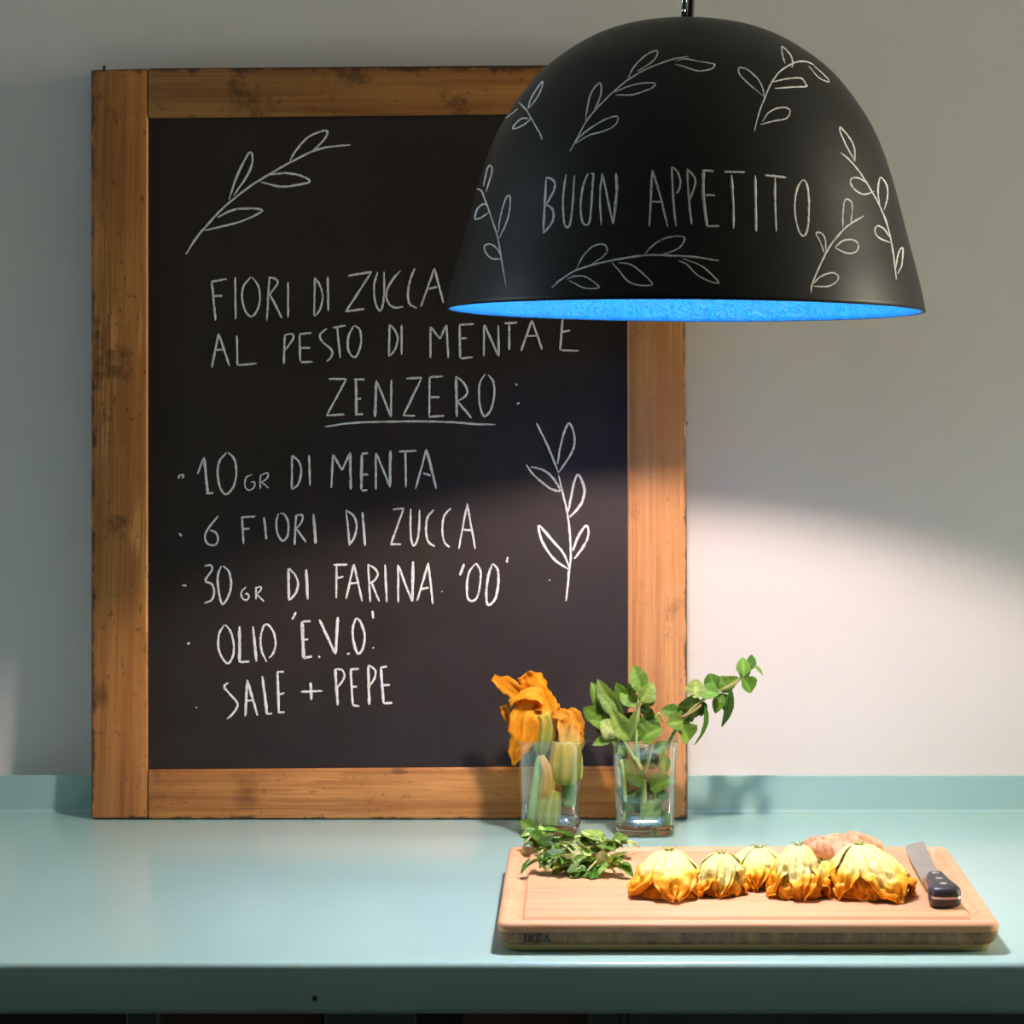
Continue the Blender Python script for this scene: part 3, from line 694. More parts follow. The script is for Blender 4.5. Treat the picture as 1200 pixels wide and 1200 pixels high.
hl = crom([Vector(p + (0,)) for p in [(0.3225,2.2640),(0.3190,2.2560),(0.3175,2.2450),(0.3165,2.2300),(0.3142,2.2130),(0.3132,2.2010),(0.3150,2.1925),(0.3200,2.1895),(0.3280,2.1885),(0.3360,2.1895),(0.3410,2.1930),(0.3422,2.2010),(0.3400,2.2150),(0.3378,2.2300),(0.3362,2.2450),(0.3354,2.2560),(0.3345,2.2640)]], 4)
cx_, cy_ = 0.328, 2.226
def hl_at(ins, z):
    return [Vector((cx_ + (p.x - cx_) * (1 - ins / 0.0125), cy_ + (p.y - cy_) * (1 - ins / 0.037), z)) for p in hl]
for nm, z0, sgn in (('handle_scale', 0.0011, 1), ('handle_scale', 0.0011, -1)):
    b = MB(); L = [hl_at(0, zk + sgn * z0), hl_at(0, zk + sgn * 0.0048), hl_at(0.0006, zk + sgn * 0.0070), hl_at(0.0017, zk + sgn * 0.0086), hl_at(0.0032, zk + sgn * 0.0094)]
    b.loops(L if sgn > 0 else L[::-1]); fix(b.build(nm, m_plain('black_handle', (0.022, 0.020, 0.019), 0.42) if sgn > 0 else bpy.data.materials['black_handle'], knife, angle=50))
b = MB(); b.loops([hl_at(-0.0002, zk - 0.00105), hl_at(-0.0002, zk + 0.00105)]); fix(b.build('tang', MAT_STEEL, knife, angle=40))
b = MB(); b.loops([[Vector((x, y, zk + z)) for x, z in ((x0, -h), (x0, h), (x1, h), (x1, -h))] for y, x0, x1, h in ((2.2700, 0.3165, 0.3352, 0.0012), (2.2650, 0.3195, 0.3348, 0.004), (2.2600, 0.3195, 0.3350, 0.0075))])
fix(b.build('bolster', MAT_STEEL, knife, bevel=0.0012))
for px, py in ((0.3266, 2.2530), (0.3268, 2.2300), (0.3276, 2.2085)):
    b = MB(); b.lathe([(0.0034, zk + 0.0085), (0.0034, zk + 0.0096), (0.0028, zk + 0.0099)], (px, py, 0), 20); b.build('rivet', MAT_STEEL, knife)

# ------------------------------------------------------------------ ginger
gm = NT('ginger_skin')
v = gm.noise(gm.coord((1, 1, 1)), 90, 5, 0.65, 0.5); rg = gm.noise(gm.coord((260, 40, 40)), 1.0, 3)
gm.base(gm.ramp(gm.math('ADD', gm.math('MULTIPLY', v, 0.65), gm.math('MULTIPLY', rg, 0.35)), [(0.36, (0.30, 0.13, 0.045)), (0.5, (0.54, 0.29, 0.135)), (0.66, (0.70, 0.44, 0.24))]), 0.6, 0.3)
gm.bump(gm.math('ADD', v, rg), 0.5, 0.0015)
def blob(mb, c, r, rot, col=(1, 1, 1)):
    bm = bmesh.new(); bmesh.ops.create_icosphere(bm, subdivisions=3, radius=1)
    M = Matrix.LocRotScale(Vector(c), (Matrix.Rotation(rot[2], 3, 'Z') @ Matrix.Rotation(rot[1], 3, 'Y')).to_quaternion(), Vector(r))
    vs = [M @ v.co for v in bm.verts]; fs = [tuple(v.index for v in f.verts) for f in bm.faces]; bm.free(); mb.add(vs, fs, col)
gc = on_z(985, 1009, ZTOP)
YG = gc.y
def gp(px, py, dy=0): return P(px, py, YG + dy)
b = MB()
blob(b, gp(968, 995, 0.006), (0.0245, 0.016, 0.0130), (0, 0.18, 0.1))
blob(b, gp(955, 993, 0.006), (0.0125, 0.012, 0.0095), (0, 0, 0))
blob(b, gp(990, 1000, -0.004), (0.0125, 0.012, 0.0105), (0, 0.5, 0.2))
blob(b, gp(1003, 988, 0.012), (0.0175, 0.014, 0.0115), (0, 0.05, -0.1))
blob(b, gp(1022, 990, 0.014), (0.0125, 0.0095, 0.0080), (0, 0.35, 0))
blob(b, gp(1031, 993, 0.014), (0.0045, 0.004, 0.0045), (0, 0.2, 0))
blob(b, gp(980, 985, 0.012), (0.013, 0.012, 0.0075), (0, 0, 0))
gin = b.build('ginger_root', gm.m)
tag(gin, 'knobbly tan ginger root behind the squash blossoms on the cutting board', 'ginger')
md = gin.modifiers.new('remesh', 'REMESH'); md.mode = 'VOXEL'; md.voxel_size = 0.0012; md.use_smooth_shade = True
md = gin.modifiers.new('smooth', 'SMOOTH'); md.iterations = 5; md.factor = 0.5
tx = bpy.data.textures.new('ginger_lumps', 'CLOUDS'); tx.noise_scale = 0.012
md = gin.modifiers.new('displace', 'DISPLACE'); md.texture = tx; md.strength = 0.004; md.mid_level = 0.5

# ------------------------------------------------------------------ leaves and petals
def leaf(mb, base, tip, nrm, width, curl=0.15, fold=0.15, col=(0.16, 0.36, 0.05), rnd=random, n=18, m=8, serr=0.11, shape=0.85, back=None, bend=0.0):
    base, tip = Vector(base), Vector(tip); u = tip - base; L = u.length; u.normalize()
    nrm = Vector(nrm); nrm = (nrm - u * nrm.dot(u))
    if nrm.length < 1e-4: nrm = u.cross(Vector((1, 0.2, 0.1)))
    nrm.normalize(); s_ = u.cross(nrm)
    vs, cs, fs = [], [], []
    ph = rnd.random() * 6
    for i in range(n + 1):
        t = i / n
        h = width / 2 * (math.sin(math.pi * min(1, t ** shape)) ** 0.75 if 0 < t < 1 else 0.03)
        sr = 1 - serr * (i % 2) * (1 if 0 < t < 1 else 0)
        for j in range(m + 1):
            v = (j / m) * 2 - 1
            hh = h * (sr if abs(v) == 1 else 1)
            z = -curl * L * (t - 0.15) ** 2 + fold * abs(v) * h + 0.05 * h * math.sin(7 * t * math.pi + ph) * abs(v) + bend * h * v * t
            vf = (t * 5.5 - abs(v) * 1.1) % 1.0
            z += 0.030 * L * math.sin(math.pi * vf) * math.sin(math.pi * abs(v)) * h / (width / 2 + 1e-9) + 0.03 * L * noise.noise(Vector((t * 3 + ph, v * 2, ph)))
            vs.append(base + u * (L * t - 0.10 * L * abs(v) * t * 0) + s_ * v * hh + nrm * z)
            k = 1.0 + (0.40 if v == 0 else 0) + (0.22 if (vf < 0.2 and abs(v) < 0.95) else -0.05) - 0.08 * abs(v)
            cs.append(tuple(c * k for c in col))
    for i in range(n):
        for j in range(m):
            a = i * (m + 1) + j; fs.append((a, a + 1, a + m + 2, a + m + 1))
    mb.add(vs, fs, cs)

GREENS = [(0.062, 0.145, 0.012), (0.098, 0.205, 0.016), (0.145, 0.26, 0.026), (0.21, 0.33, 0.052), (0.036, 0.092, 0.008)]
PALE = (0.36, 0.44, 0.13)
STEMC = (0.36, 0.46, 0.13)

def sprig_px(root, leaves, stems, Y0, seed):
    """leaves: (base px, tip px, width px, dY, tilt, colour index or tuple)"""
    rnd = random.Random(seed); mb = MB()
    for (bx_, by_, tx_, ty_, w, dy, tilt, ci) in leaves:
        Y = Y0 + dy
        col = GREENS[ci] if isinstance(ci, int) else ci
        col = tuple(c * rnd.uniform(0.88, 1.15) for c in col)
        A, B = P(bx_, by_, Y), P(tx_, ty_, Y + rnd.uniform(-0.010, 0.010))
        a = tilt + rnd.uniform(-0.3, 0.3)
        nrm = Vector((math.sin(a) * 0.8, -math.cos(a), 0.45 + rnd.uniform(-0.2, 0.3)))
        leaf(mb, A, B, nrm, w * Y / F, rnd.uniform(-0.25, 0.6), rnd.uniform(0.05, 0.75), col, rnd, bend=rnd.uniform(-0.4, 0.4))
    mb.build('foliage', MAT_LEAF, root)
    sb = MB()
    for st in stems:
        pts, r0, r1 = st[0], st[1], st[2]; col = st[3] if len(st) > 3 else STEMC
        sb.tube(crom([P(x, y, Y0 + d) for x, y, d in pts], 6), lambda t: (r0 + (r1 - r0) * t) * Y0 / F, 8, col)
    sb.build('stem', MAT_STEM, root)

# ------------------------------------------------------------------ square glass beakers with a pouring lip
def beaker(label, c, wb, wt_, h, spout_dir, rot):
    o = thing('glass_beaker', label, 'glass', c, (0, 0, rot))
    M = o.matrix_basis
    def sq(hw, z, spout=0.0, n=84, rad=0.34):
        out = []
        for k in range(n):
            a = 2 * math.pi * k / n
            e = 5.5
            cc, ss = math.cos(a), math.sin(a)
            r_ = hw / (abs(cc) ** e + abs(ss) ** e) ** (1 / e)
            x, y = r_ * cc, r_ * ss
            if spout:
                w = 0.0185
                if spout_dir == 'front' and y < 0 and abs(x) < w: y -= spout * math.sqrt(max(0, 1 - (x / w) ** 2))
                if spout_dir == 'right' and x > 0 and abs(y) < w: x += spout * math.sqrt(max(0, 1 - (y / w) ** 2))
            out.append(M @ Vector((x, y, z)))
        return out
    def hw(z): return wb + (wt_ - wb) * (z / h) ** 0.9
    b = MB(); th = 0.0026; L = []
    bb = MB(); bb.loops([sq(wb - 0.012, 0.0022), sq(wb - 0.009, 0.0003), sq(wb - 0.0045, 0.0007), sq(wb - 0.0015, 0.003), sq(hw(0.007), 0.007), sq(hw(0.013), 0.0130), sq(hw(0.0135) - 0.0014, 0.0136),
        sq(hw(0.0125) - 0.0035, 0.0128), sq(hw(0.011) - 0.0060, 0.0112), sq(hw(0.010) - 0.012, 0.0104)])
    fix(bb.build('thick_base', MAT_GLASS_SOLID, o))
    L.append(sq(hw(0.0138), 0.0138))
    for z in (0.02, 0.04, 0.06, 0.08, h - 0.0135): L.append(sq(hw(z), z))
    for dz, sp in ((0.011, 0.001), (0.008, 0.0035), (0.005, 0.006)): L.append(sq(hw(h - dz) , h - dz, sp))
    for k in range(9):
        a = -math.pi / 2.6 + k * (math.pi * 1.25) / 8
        L.append(sq(hw(h) - 0.0004 + 0.0021 * math.cos(a), h - 0.0021 + 0.0021 * math.sin(a), 0.0078 - 0.0015 * k / 8))
    L.append(sq(hw(h) - th, h - 0.004, 0.0055))
    for dz, sp in ((0.006, 0.004), (0.009, 0.002), (0.012, 0.0)): L.append(sq(hw(h - dz) - th, h - dz, sp))
    for z in (0.08, 0.06, 0.04, 0.0138): L.append(sq(hw(z) - th - 0.0003, z))
    b.loops(L + [L[0]], cap0=False, cap1=False); fix(b.build('vessel', MAT_GLASS, o))
    return o
HG = 0.1065
MINT_C = (0.0640 - 0.0015, 2.668, ZT); 
MINT_C = ((755.5 - CX) * 2.668 / F, 2.668, ZT)
FLOW_C = ((646.0 - CX) * 2.672 / F, 2.672, ZT)
beaker('clear square glass beaker with front pouring lip, holding mint sprigs', MINT_C, 0.0318, 0.0362, HG, 'front', R(0.5))
beaker('clear square glass beaker holding orange squash blossoms, lip to the right', FLOW_C, 0.0318, 0.0355, HG, 'right', R(-4))

YM = 2.668
# bushy bunch, left and middle of the mint beaker
bunch = thing('mint_sprig', 'bushy upright mint sprig in the right glass beaker', 'mint', (MINT_C[0] - 0.008, YM, ZT + 0.014), group='mint sprigs in the beaker')
sprig_px(bunch, [
 (752,812,741,779,24,-.004,0.1,3),(750,822,766,800,24,-.008,0.5,3),(752,824,768,812,20,.006,0.6,2),(744,828,728,806,22,0,-.2,3),(738,830,722,800,20,.012,-.3,1),
 (748,830,764,838,22,.01,.5,4),(730,840,697,800,24,0,-.5,2),(722,838,702,812,16,-.014,-.2,3),(716,838,690,800,22,.008,-.5,2),(712,850,684,826,26,.002,-.4,1),
 (716,852,690,842,20,-.006,-.2,2),(738,868,714,830,24,-.018,-.1,3),(724,862,702,846,26,-.012,-.1,PALE),(722,862,694,873,14,-.01,.1,3),(746,846,728,838,18,.006,0,4),
 (742,862,748,836,26,.002,.2,2),(752,862,764,834,24,.008,.3,1),(768,864,758,846,24,-.004,.1,4),(752,868,772,852,30,-.02,.2,2),(736,868,752,846,28,.0,0,4),
 (728,866,716,848,28,.01,0,1),(745,866,726,852,24,.014,.2,4),(758,852,770,838,22,.012,.2,2),(710,858,700,838,22,.014,-.2,4),(744,812,735,800,12,.012,0,1)],
 [([(754,968,-.004),(752,930,-.006),(748,895,-.004),(746,862,0),(748,830,-.002),(750,812,-.003)], 3.2, 2.2), ([(748,895,-.004),(738,880,0),(728,860,.002),(722,842,.004)], 2.4, 1.6),
  ([(732,940,.01),(728,900,.008),(722,865,.004)], 2.4, 2.0)], YM, 3)
# sprigs and leaves crowded inside the beaker
inner = thing('mint_sprig', 'mint sprig whose leaves press against the glass inside the right beaker', 'mint', (MINT_C[0], YM, ZT + 0.014), group='mint sprigs in the beaker')
sprig_px(inner, [
 (756,916,736,908,22,-.012,0,1),(762,924,788,912,28,-.012,0,2),(752,962,776,936,24,-.018,-.1,3),(744,948,728,938,20,-.014,0,0),(768,966,784,952,26,-.008,0,1),(742,910,728,888,18,-.004,-.4,1),
 (780,905,776,882,16,0,.3,1),(736,922,726,940,18,.004,-.3,1),(770,900,752,886,24,.014,0,4),(766,880,784,872,18,.006,.2,1),(740,900,752,918,24,.016,0,4),(768,936,784,926,20,.012,.1,4),(750,936,738,928,16,.01,0,0),
 (732,886,724,872,16,.0,0,2),(758,950,744,940,20,.008,0,4),(774,956,762,966,14,-.01,0,PALE),(772,915,760,935,24,.016,0,4),(744,880,758,895,26,.018,0,4),(738,955,730,965,14,.006,0,0)],
 [([(754,962,-.012),(755,935,-.012),(754,910,-.010),(747,893,-.008),(742,888,-.006)], 3, 2.4), ([(754,908,-.010),(760,890,-.008),(763,872,-.006)], 2.6, 2.2), ([(733,940,-.012),(731,915,-.012),(728,890,-.01)], 2.4, 2.0),
  ([(731,962,-.014),(733,950,-.014)], 2.2, 2.0), ([(740,938,-.008),(748,926,-.008)], 2.2, 1.8), ([(730,960,.0),(770,972,-.006)], 1.6, 1.4)], YM, 4)
# long sprig reaching out to the right
arm = thing('mint_sprig', 'long mint sprig leaning right out of the beaker over the wall', 'mint', (MINT_C[0] + 0.01, YM, ZT + 0.014), group='mint sprigs in the beaker')
sprig_px(arm, [
 (800,836,776,834,18,-.004,-.2,1),(806,842,812,812,34,.004,.3,0),(800,845,780,850,24,-.006,0,2),(798,850,806,868,30,-.008,.3,2),(794,852,812,852,22,.006,.4,1),(806,836,812,846,12,.008,0,4),
 (814,818,816,796,26,-.006,0,PALE),(842,814,818,808,24,-.01,.1,3),(838,812,832,788,24,.008,.3,0),(842,808,864,794,20,.012,.5,2),(846,812,838,836,16,.004,0,1),(846,812,850,832,14,.010,.3,0),
 (826,826,829,874,9,-.004,.6,1),(824,822,822,838,12,.004,.2,4),(856,806,851,857,12,-.004,.5,0),(870,794,880,812,24,-.006,.2,1),(872,792,870,770,18,-.004,-.1,3),(876,786,884,766,13,.006,.3,0),(884,780,896,790,6,.002,.5,2),(868,794,878,778,15,.004,.2,2),(852,806,842,792,18,.006,.2,3)],
 [([(762,958,.002),(768,925,.002),(778,885,.002),(786,866,0),(797,848,0),(812,830,0),(824,820,0),(842,810,.0),(862,800,0),(872,790,0),(878,782,0)], 2.5, 1.4, (0.36, 0.36, 0.11)), ([(800,840,-.002),(812,834,-.004),(822,826,-.004)], 1.9, 1.2, (0.40, 0.27, 0.11)), ([(778,846,.004),(772,836,.004),(768,842,.004)], 1.6, 1.2)], YM, 5)

# ------------------------------------------------------------------ squash blossoms
CREAM = (0.98, 0.88, 0.34); YEL = (0.98, 0.62, 0.03); ORG = (0.96, 0.36, 0.004); RIB = (0.74, 0.56, 0.035); GRN = (0.30, 0.47, 0.09); LGRN = (0.52, 0.62, 0.18)
def lerp3(a, b_, t): t = max(0, min(1, t)); return tuple(x + (y - x) * t for x, y in zip(a, b_))

def mound(label, c, rx, ry, H, rot, seed, apex=(0, 0), pale=0.55, green=0.0, name='squash_blossom', tears=1.0, cone=0.7):
    """a blossom standing on its open mouth: ribbed pale tube on top, crumpled orange petal ends below"""
    rnd = random.Random(seed)
    o = thing(name, label, 'squash blossom', c, (0, 0, 0), 'squash blossoms on the cutting board')
    c = Vector(c); n, m = 40, 150; mb = MB()
    ph = [rnd.random() * 6.28 for _ in range(8)]; off = Vector((rnd.random() * 50, rnd.random() * 50, rnd.random() * 50))
    vs, cs, fs = [], [], []
    for i in range(n + 1):
        t = i / n
        for j in range(m):
            th = 2 * math.pi * j / m
            a = th + rot
            rad = 0.90 * math.sin(min(1, t * 1.12 + 0.02) * math.pi / 2) ** 0.85
            z = 0.95 * H * (math.cos(min(1.0, t * 1.02) * math.pi / 2) ** 0.85) if t < 0.98 else H * 0.02
            rad = rad * (1 - cone) + cone * 0.86 * (0.10 + 0.90 * t ** 0.95); z = z * (1 - cone) + cone * 0.92 * H * (1 - t ** 1.5)
            pet = abs(math.sin(2.5 * a + ph[0]))                       # five petals
            w = max(0, (t - 0.25) / 0.75)
            fold = 0.10 * w * (pet - 0.55) + 0.055 * w * math.sin(8 * a + ph[1] + 2 * t) + 0.045 * w * w * math.sin(15 * a + ph[2] - 3 * t) + 0.03 * w * w * math.sin(27 * a + ph[3])
            p = Vector((math.cos(th) * rx * rad * (1 + fold), math.sin(th) * ry * rad * (1 + fold), z))
            q = p * 75 + off
            nz = noise.fractal(q, 0.9, 2.0, 4)
            rdg = 1 - 2 * abs(noise.noise(p * 150 + off))
            amp = (0.0030 * w + 0.0004) * tears
            dirn = Vector((math.cos(th), math.sin(th), 0.55)).normalized()
            p += dirn * (nz * amp * 1.3 + rdg * amp * 0.75)
            ribs = math.cos(15 * a + ph[4]); rb = max(0, ribs) ** 6
            p += dirn * rb * 0.0011 * (1 - 0.55 * t) * min(1, t * 5)
            p.x += apex[0] * (1 - t) ** 1.2; p.y += apex[1] * (1 - t) ** 1.2
            if t > 0.9: p.z = max(p.z, 0) + 0.0022 * max(0, noise.noise(p * 190 + off)) * (1 if t < 1 else 1.3)
            p.z = max(p.z, 0.0004)
            vs.append(c + p)
            lim = pale + 0.13 * noise.noise(Vector((math.cos(a) * 1.7, math.sin(a) * 1.7, seed))) + 0.10 * noise.noise(q * 0.9) + 0.12 * rb
            col = lerp3(CREAM, YEL, (t - lim + 0.03) / 0.07)
            col = lerp3(col, ORG, (t - lim - 0.05) / 0.14 + 0.35 * nz)
            if t < lim + 0.05: col = lerp3(col, lerp3(RIB, GRN, green), max(0, math.cos(15 * a + ph[4] + 0.9)) ** 5 * 0.8 * min(1, t * 6) * (1 - 0.3 * t))
            if t < lim: col = lerp3(col, LGRN, green * 0.55)
            if t < 0.1: col = lerp3(col, GRN, (0.1 - t) * 7)
            cs.append(col)
    for i in range(n):
        for j in range(m):
            k = (j + 1) % m; fs.append((i*m+j, i*m+k, (i+1)*m+k, (i+1)*m+j))
    fs.append(tuple(range(m))[::-1])
    mb.add(vs, fs, cs)
    NP = 6; a0 = rot + rnd.random()
    for q_ in range(NP):
        phi = a0 + q_ * 2 * math.pi / NP + rnd.uniform(-0.18, 0.18)
        rho = rnd.uniform(0.95, 1.26); aw = rnd.uniform(0.62, 0.86); lift = rnd.uniform(0.0, 0.16); sd = rnd.random() * 40; sw = rnd.uniform(-0.5, 0.5)
        nn_, mm = 34, 22; base_i = len(mb.v); V2, C2_, F2 = [], [], []
        for i in range(nn_ + 1):
            u = i / nn_
            r0 = rho * math.sin(min(1, u * 1.05 + 0.03) * math.pi / 2) ** 0.9; z0 = H * math.cos(min(1.0, u) * math.pi / 2) ** 0.8 + lift * H * u * u
            r0 = r0 * (1 - cone) + cone * rho * (0.10 + 0.90 * u ** 0.95); z0 = z0 * (1 - cone) + cone * H * (1 - u ** 1.5)
            taper = 1.0 if u < 0.5 else max(0.06, (1 - ((u - 0.5) / 0.5) ** 1.7))
            for j in range(mm + 1):
                v_ = j / mm * 2 - 1
                a = phi + sw * u * u * 0.5 + v_ * aw * taper
                ww = max(0, (u - 0.3) / 0.7)
                rr = r0 * (1 + 0.05 * ww * math.sin(v_ * 8 + sd + 4 * u) + 0.05 * ww * v_ * v_)
                p = Vector((math.cos(a) * rx * rr, math.sin(a) * ry * rr, z0))
                dr_ = Vector((math.cos(a), math.sin(a), 0.8)).normalized()
                k3 = p * 95 + Vector((sd, seed, q_ * 3.1))
                nz = noise.fractal(k3, 0.9, 2, 4); rg_ = 1 - 2 * abs(noise.noise(p * 190 + Vector((sd, 0, 0))))
                rib = max(0, math.cos(v_ * math.pi * 2.0)) ** 5
                p += dr_ * (0.0012 + rib * 0.0013 * min(1, u * 5) + 0.0005 * (q_ % 2) * min(1, u * 6) + nz * 0.0052 * ww * tears + rg_ * 0.0022 * ww * tears + 0.0018 * ww * abs(v_) * math.sin(u * 26 + sd) + 0.0022 * ww * math.sin(v_ * 11 + sd + 3 * u) + 0.0020 * max(0, u - 0.55) * 2 * math.sin(v_ * 23 + sd * 2))
                p.z -= 0.10 * H * ww * abs(v_) ** 2
                p.x += apex[0] * (1 - u) ** 1.2; p.y += apex[1] * (1 - u) ** 1.2
                p.z = max(p.z, 0.0005 + 0.0012 * max(0, noise.noise(p * 230)))
                V2.append(c + p)
                e = u + 0.34 * abs(v_) ** 2.2 * ww + 0.20 * nz * ww + 0.22 * noise.noise(Vector((a * 1.3, seed * 3.7, u)))
                lim = pale + 0.05
                col = lerp3(CREAM, YEL, (e - lim + 0.08) / 0.16); col = lerp3(col, ORG, (e - lim - 0.04) / 0.20 + 0.35 * rg_ * ww)
                if e < lim + 0.04:
                    gl = max(0, math.cos(v_ * math.pi * 4.0 + 0.6)) ** 6
                    col = lerp3(col, lerp3(RIB, GRN, green), gl * 0.95 * min(1, u * 7)); col = lerp3(col, LGRN, green * 0.45 * (1 - u))
                if u < 0.1: col = lerp3(col, GRN, (0.1 - u) * 7)
                C2_.append(col)
        for i in range(nn_):
            for j in range(mm):
                a = i * (mm + 1) + j; F2.append((a, a + 1, a + mm + 2, a + mm + 1))
        pb = MB(); pb.add(V2, F2, C2_); pb.build('petal', MAT_BLOSSOM, o, solid=0.0003)
    mb.build('inner_petals', MAT_BLOSSOM, o, solid=0.0004)
    sb = MB(); ap = c + Vector((apex[0], apex[1], H))
    for k in range(5):
        a = rnd.random() * 0.6 + k * 1.257; l = rnd.uniform(0.008, 0.013)
        d = Vector((math.cos(a), math.sin(a), 0))
        sb.tube(crom([ap + Vector((0, 0, -0.001)) + d * 0.002, ap + d * l * 0.55 + Vector((0, 0, 0.0035)), ap + d * l + Vector((0, 0, rnd.uniform(0.0, 0.004)))], 5), lambda t: 0.0008 * (1.15 - t), 6, (0.34, 0.34, 0.05))
    sb.build('sepals', MAT_STEM, o)
    return o
def bp(px, py): p = on_z(px, py, ZTOP); return (p.x, p.y, ZTOP)
mound('large squash blossom at the left end of the row, wide orange skirt', bp(783.5, 1049), 0.0315, 0.026, 0.0400, 0.3, 11, (0.001, 0.007), 0.60, cone=0.75)
mound('small greenish squash blossom with green ribs, second from the left in the row', bp(846, 1047), 0.0215, 0.020, 0.0360, 1.1, 12, (0.000, 0.005), 0.70, 0.75, cone=0.45)
mound('squash blossom with cream tube and ruffled edge, third from left in the row', bp(888, 1038), 0.0245, 0.022, 0.0345, 2.0, 13, (0.001, 0.006), 0.60, cone=0.45)
mound('squash blossom with long pale ribs running down its front, fourth from left in row', bp(934, 1050), 0.0245, 0.022, 0.0455, 0.9, 14, (0.002, 0.007), 0.66, 0.0, tears=1.3, cone=0.6)
mound('small crumpled all-orange squash blossom tucked between two larger ones in the row', bp(973, 1046), 0.0185, 0.018, 0.0280, 2.5, 15, (0.002, 0.004), 0.18, 0.0, tears=1.7, cone=0.5)
mound('large squash blossom at the right end of the row, nearest the knife', bp(1020, 1050), 0.0350, 0.027, 0.0460, 1.7, 16, (-0.010, 0.008), 0.58, 0.0, tears=1.3, cone=0.6)

# blossoms in the left beaker
def petal(mb, pts, widths, nrm, c0, c1, rnd, cup=0.35, ruffle=0.12, n=22, m=12, Y0=2.672):
    cl = crom([P(x, y, Y0 + d) for x, y, d in pts], max(2, n // (len(pts) - 1)))
    N_ = len(cl) - 1; vs, cs, fs = [], [], []; ph = rnd.random() * 9
    for i, p in enumerate(cl):
        t = i / N_; d = (cl[min(i + 1, N_)] - cl[max(0, i - 1)]).normalized()
        nn = Vector(nrm); nn = (nn - d * nn.dot(d)).normalized(); s_ = d.cross(nn)
        f = t * (len(widths) - 1); k = min(int(f), len(widths) - 2); w = (widths[k] + (widths[k+1] - widths[k]) * (f - k)) * Y0 / F / 2
        for j in range(m + 1):
            v = j / m * 2 - 1
            z = cup * w * v * v + ruffle * w * abs(v) * math.sin(9 * t + ph + v * 2.5) + 0.10 * w * math.cos(v * 9) * (1 - 0.4 * t)
            q = p + s_ * w * v * (1 + 0.14 * t * math.sin(17 * t + ph) + 0.08 * math.sin(37 * t + ph * 2 + v)) + nn * z
            q += nn * (0.0030 * noise.fractal(q * 120, 0.9, 2, 4) + 0.0012 * (1 - 2 * abs(noise.noise(q * 210)))) * (0.25 + t)
            vs.append(q)
            col = lerp3(c0, c1, t * 1.7 + 0.25 * abs(v) + 0.3 * noise.noise(q * 120)); col = lerp3(col, YEL, 0.55 * max(0, math.cos(v * 9)) ** 3)
            cs.append(col)
    for i in range(N_):
        for j in range(m):
            a = i * (m + 1) + j; fs.append((a, a + 1, a + m + 2, a + m + 1))
    mb.add(vs, fs, cs)
def ribbed(mb, axis, radii, Y0, c0, c1, ribs=10, amp=0.10, n=30):
    cl = crom([P(x, y, Y0 + d) for x, y, d in axis], 6); N_ = len(cl) - 1; L, cs = [], []
    for i, p in enumerate(cl):
        t = i / N_; d = (cl[min(i + 1, N_)] - cl[max(0, i - 1)]).normalized()
        a_ = d.cross(Vector((0, 1, 0))).normalized(); b_ = d.cross(a_)
        f = t * (len(radii) - 1); k = min(int(f), len(radii) - 2); r_ = (radii[k] + (radii[k+1] - radii[k]) * (f - k)) * Y0 / F
        l = []
        for q in range(n * 2):
            th = math.pi * q / n; rr = r_ * (1 + amp * math.cos(ribs * th))
            l.append(p + (a_ * math.cos(th) + b_ * math.sin(th)) * rr)
            cs.append(lerp3(lerp3(c0, c1, t), (0.74, 0.76, 0.28), 0.6 * max(0, math.cos(ribs * th))))
        L.append(l)
    mb.loops(L, col=cs)
YF = 2.672
G_IN = 'squash blossoms in the beaker'
rnd = random.Random(77)
f1 = thing('squash_blossom', 'tall orange squash blossom with drooping petals in the left glass beaker', 'squash blossom', P(634, 960, YF), group=G_IN)
b = MB()
petal(b, [(634,846,-.002),(616,822,-.006),(598,806,-.004),(578,795,0)], [16,24,20,20,9], (-.3,-1,.5), YEL, ORG, rnd, 0.4, 0.2)
petal(b, [(636,846,.006),(630,822,.008),(622,802,.004),(614,790,-.002)], [20,34,38,30,16], (0,-1,.3), YEL, ORG, rnd, -0.3, 0.25)
petal(b, [(640,852,.004),(636,822,-.006),(618,814,-.016),(598,826,-.014)], [18,30,26,20,12], (-.2,-.6,.9), YEL, (0.92,0.45,0.02), rnd, 0.3, 0.2)
petal(b, [(628,832,-.010),(616,838,-.018),(614,862,-.020),(606,880,-.018),(602,897,-.016)], [20,34,34,20,5], (-.15,-1,.1), (0.92,0.50,0.03), ORG, rnd, 0.25, 0.18)
petal(b, [(642,856,-.004),(642,832,-.006),(634,812,-.002),(628,800,.002)], [16,22,22,14,8], (.4,-1,.2), YEL, ORG, rnd, 0.3, 0.2)
petal(b, [(632,842,.010),(612,836,.008),(598,838,.004),(590,826,.002)], [16,26,24,14,8], (-.3,-.9,-.2), (0.85,0.38,0.02), (0.72,0.25,0.008), rnd, 0.3, 0.2)
petal(b, [(612,848,-.006),(602,850,-.004),(600,862,-.002)], [14,14,10,4], (-.5,-1,0), ORG, ORG, rnd, 0.3, 0.2)
b.build('petals', MAT_PETAL, f1, solid=0.0004)
b = MB(); ribbed(b, [(634,886,.0),(635,872,0),(637,852,-.002),(634,834,-.006)], [5,10,13,13,12], YF, (0.24,0.38,0.05), (0.78,0.58,0.05), 8, 0.12); b.build('calyx', MAT_PETAL, f1)
b = MB(); b.tube(crom([P(634,884,YF), P(630,915,YF - .002), P(626,945,YF - .004), P(626,966,YF - .004)], 6), lambda t: (5.5 + 2.5 * t) * YF / F, 16, (0.36, 0.52, 0.17)); b.build('stem', MAT_STEM, f1)
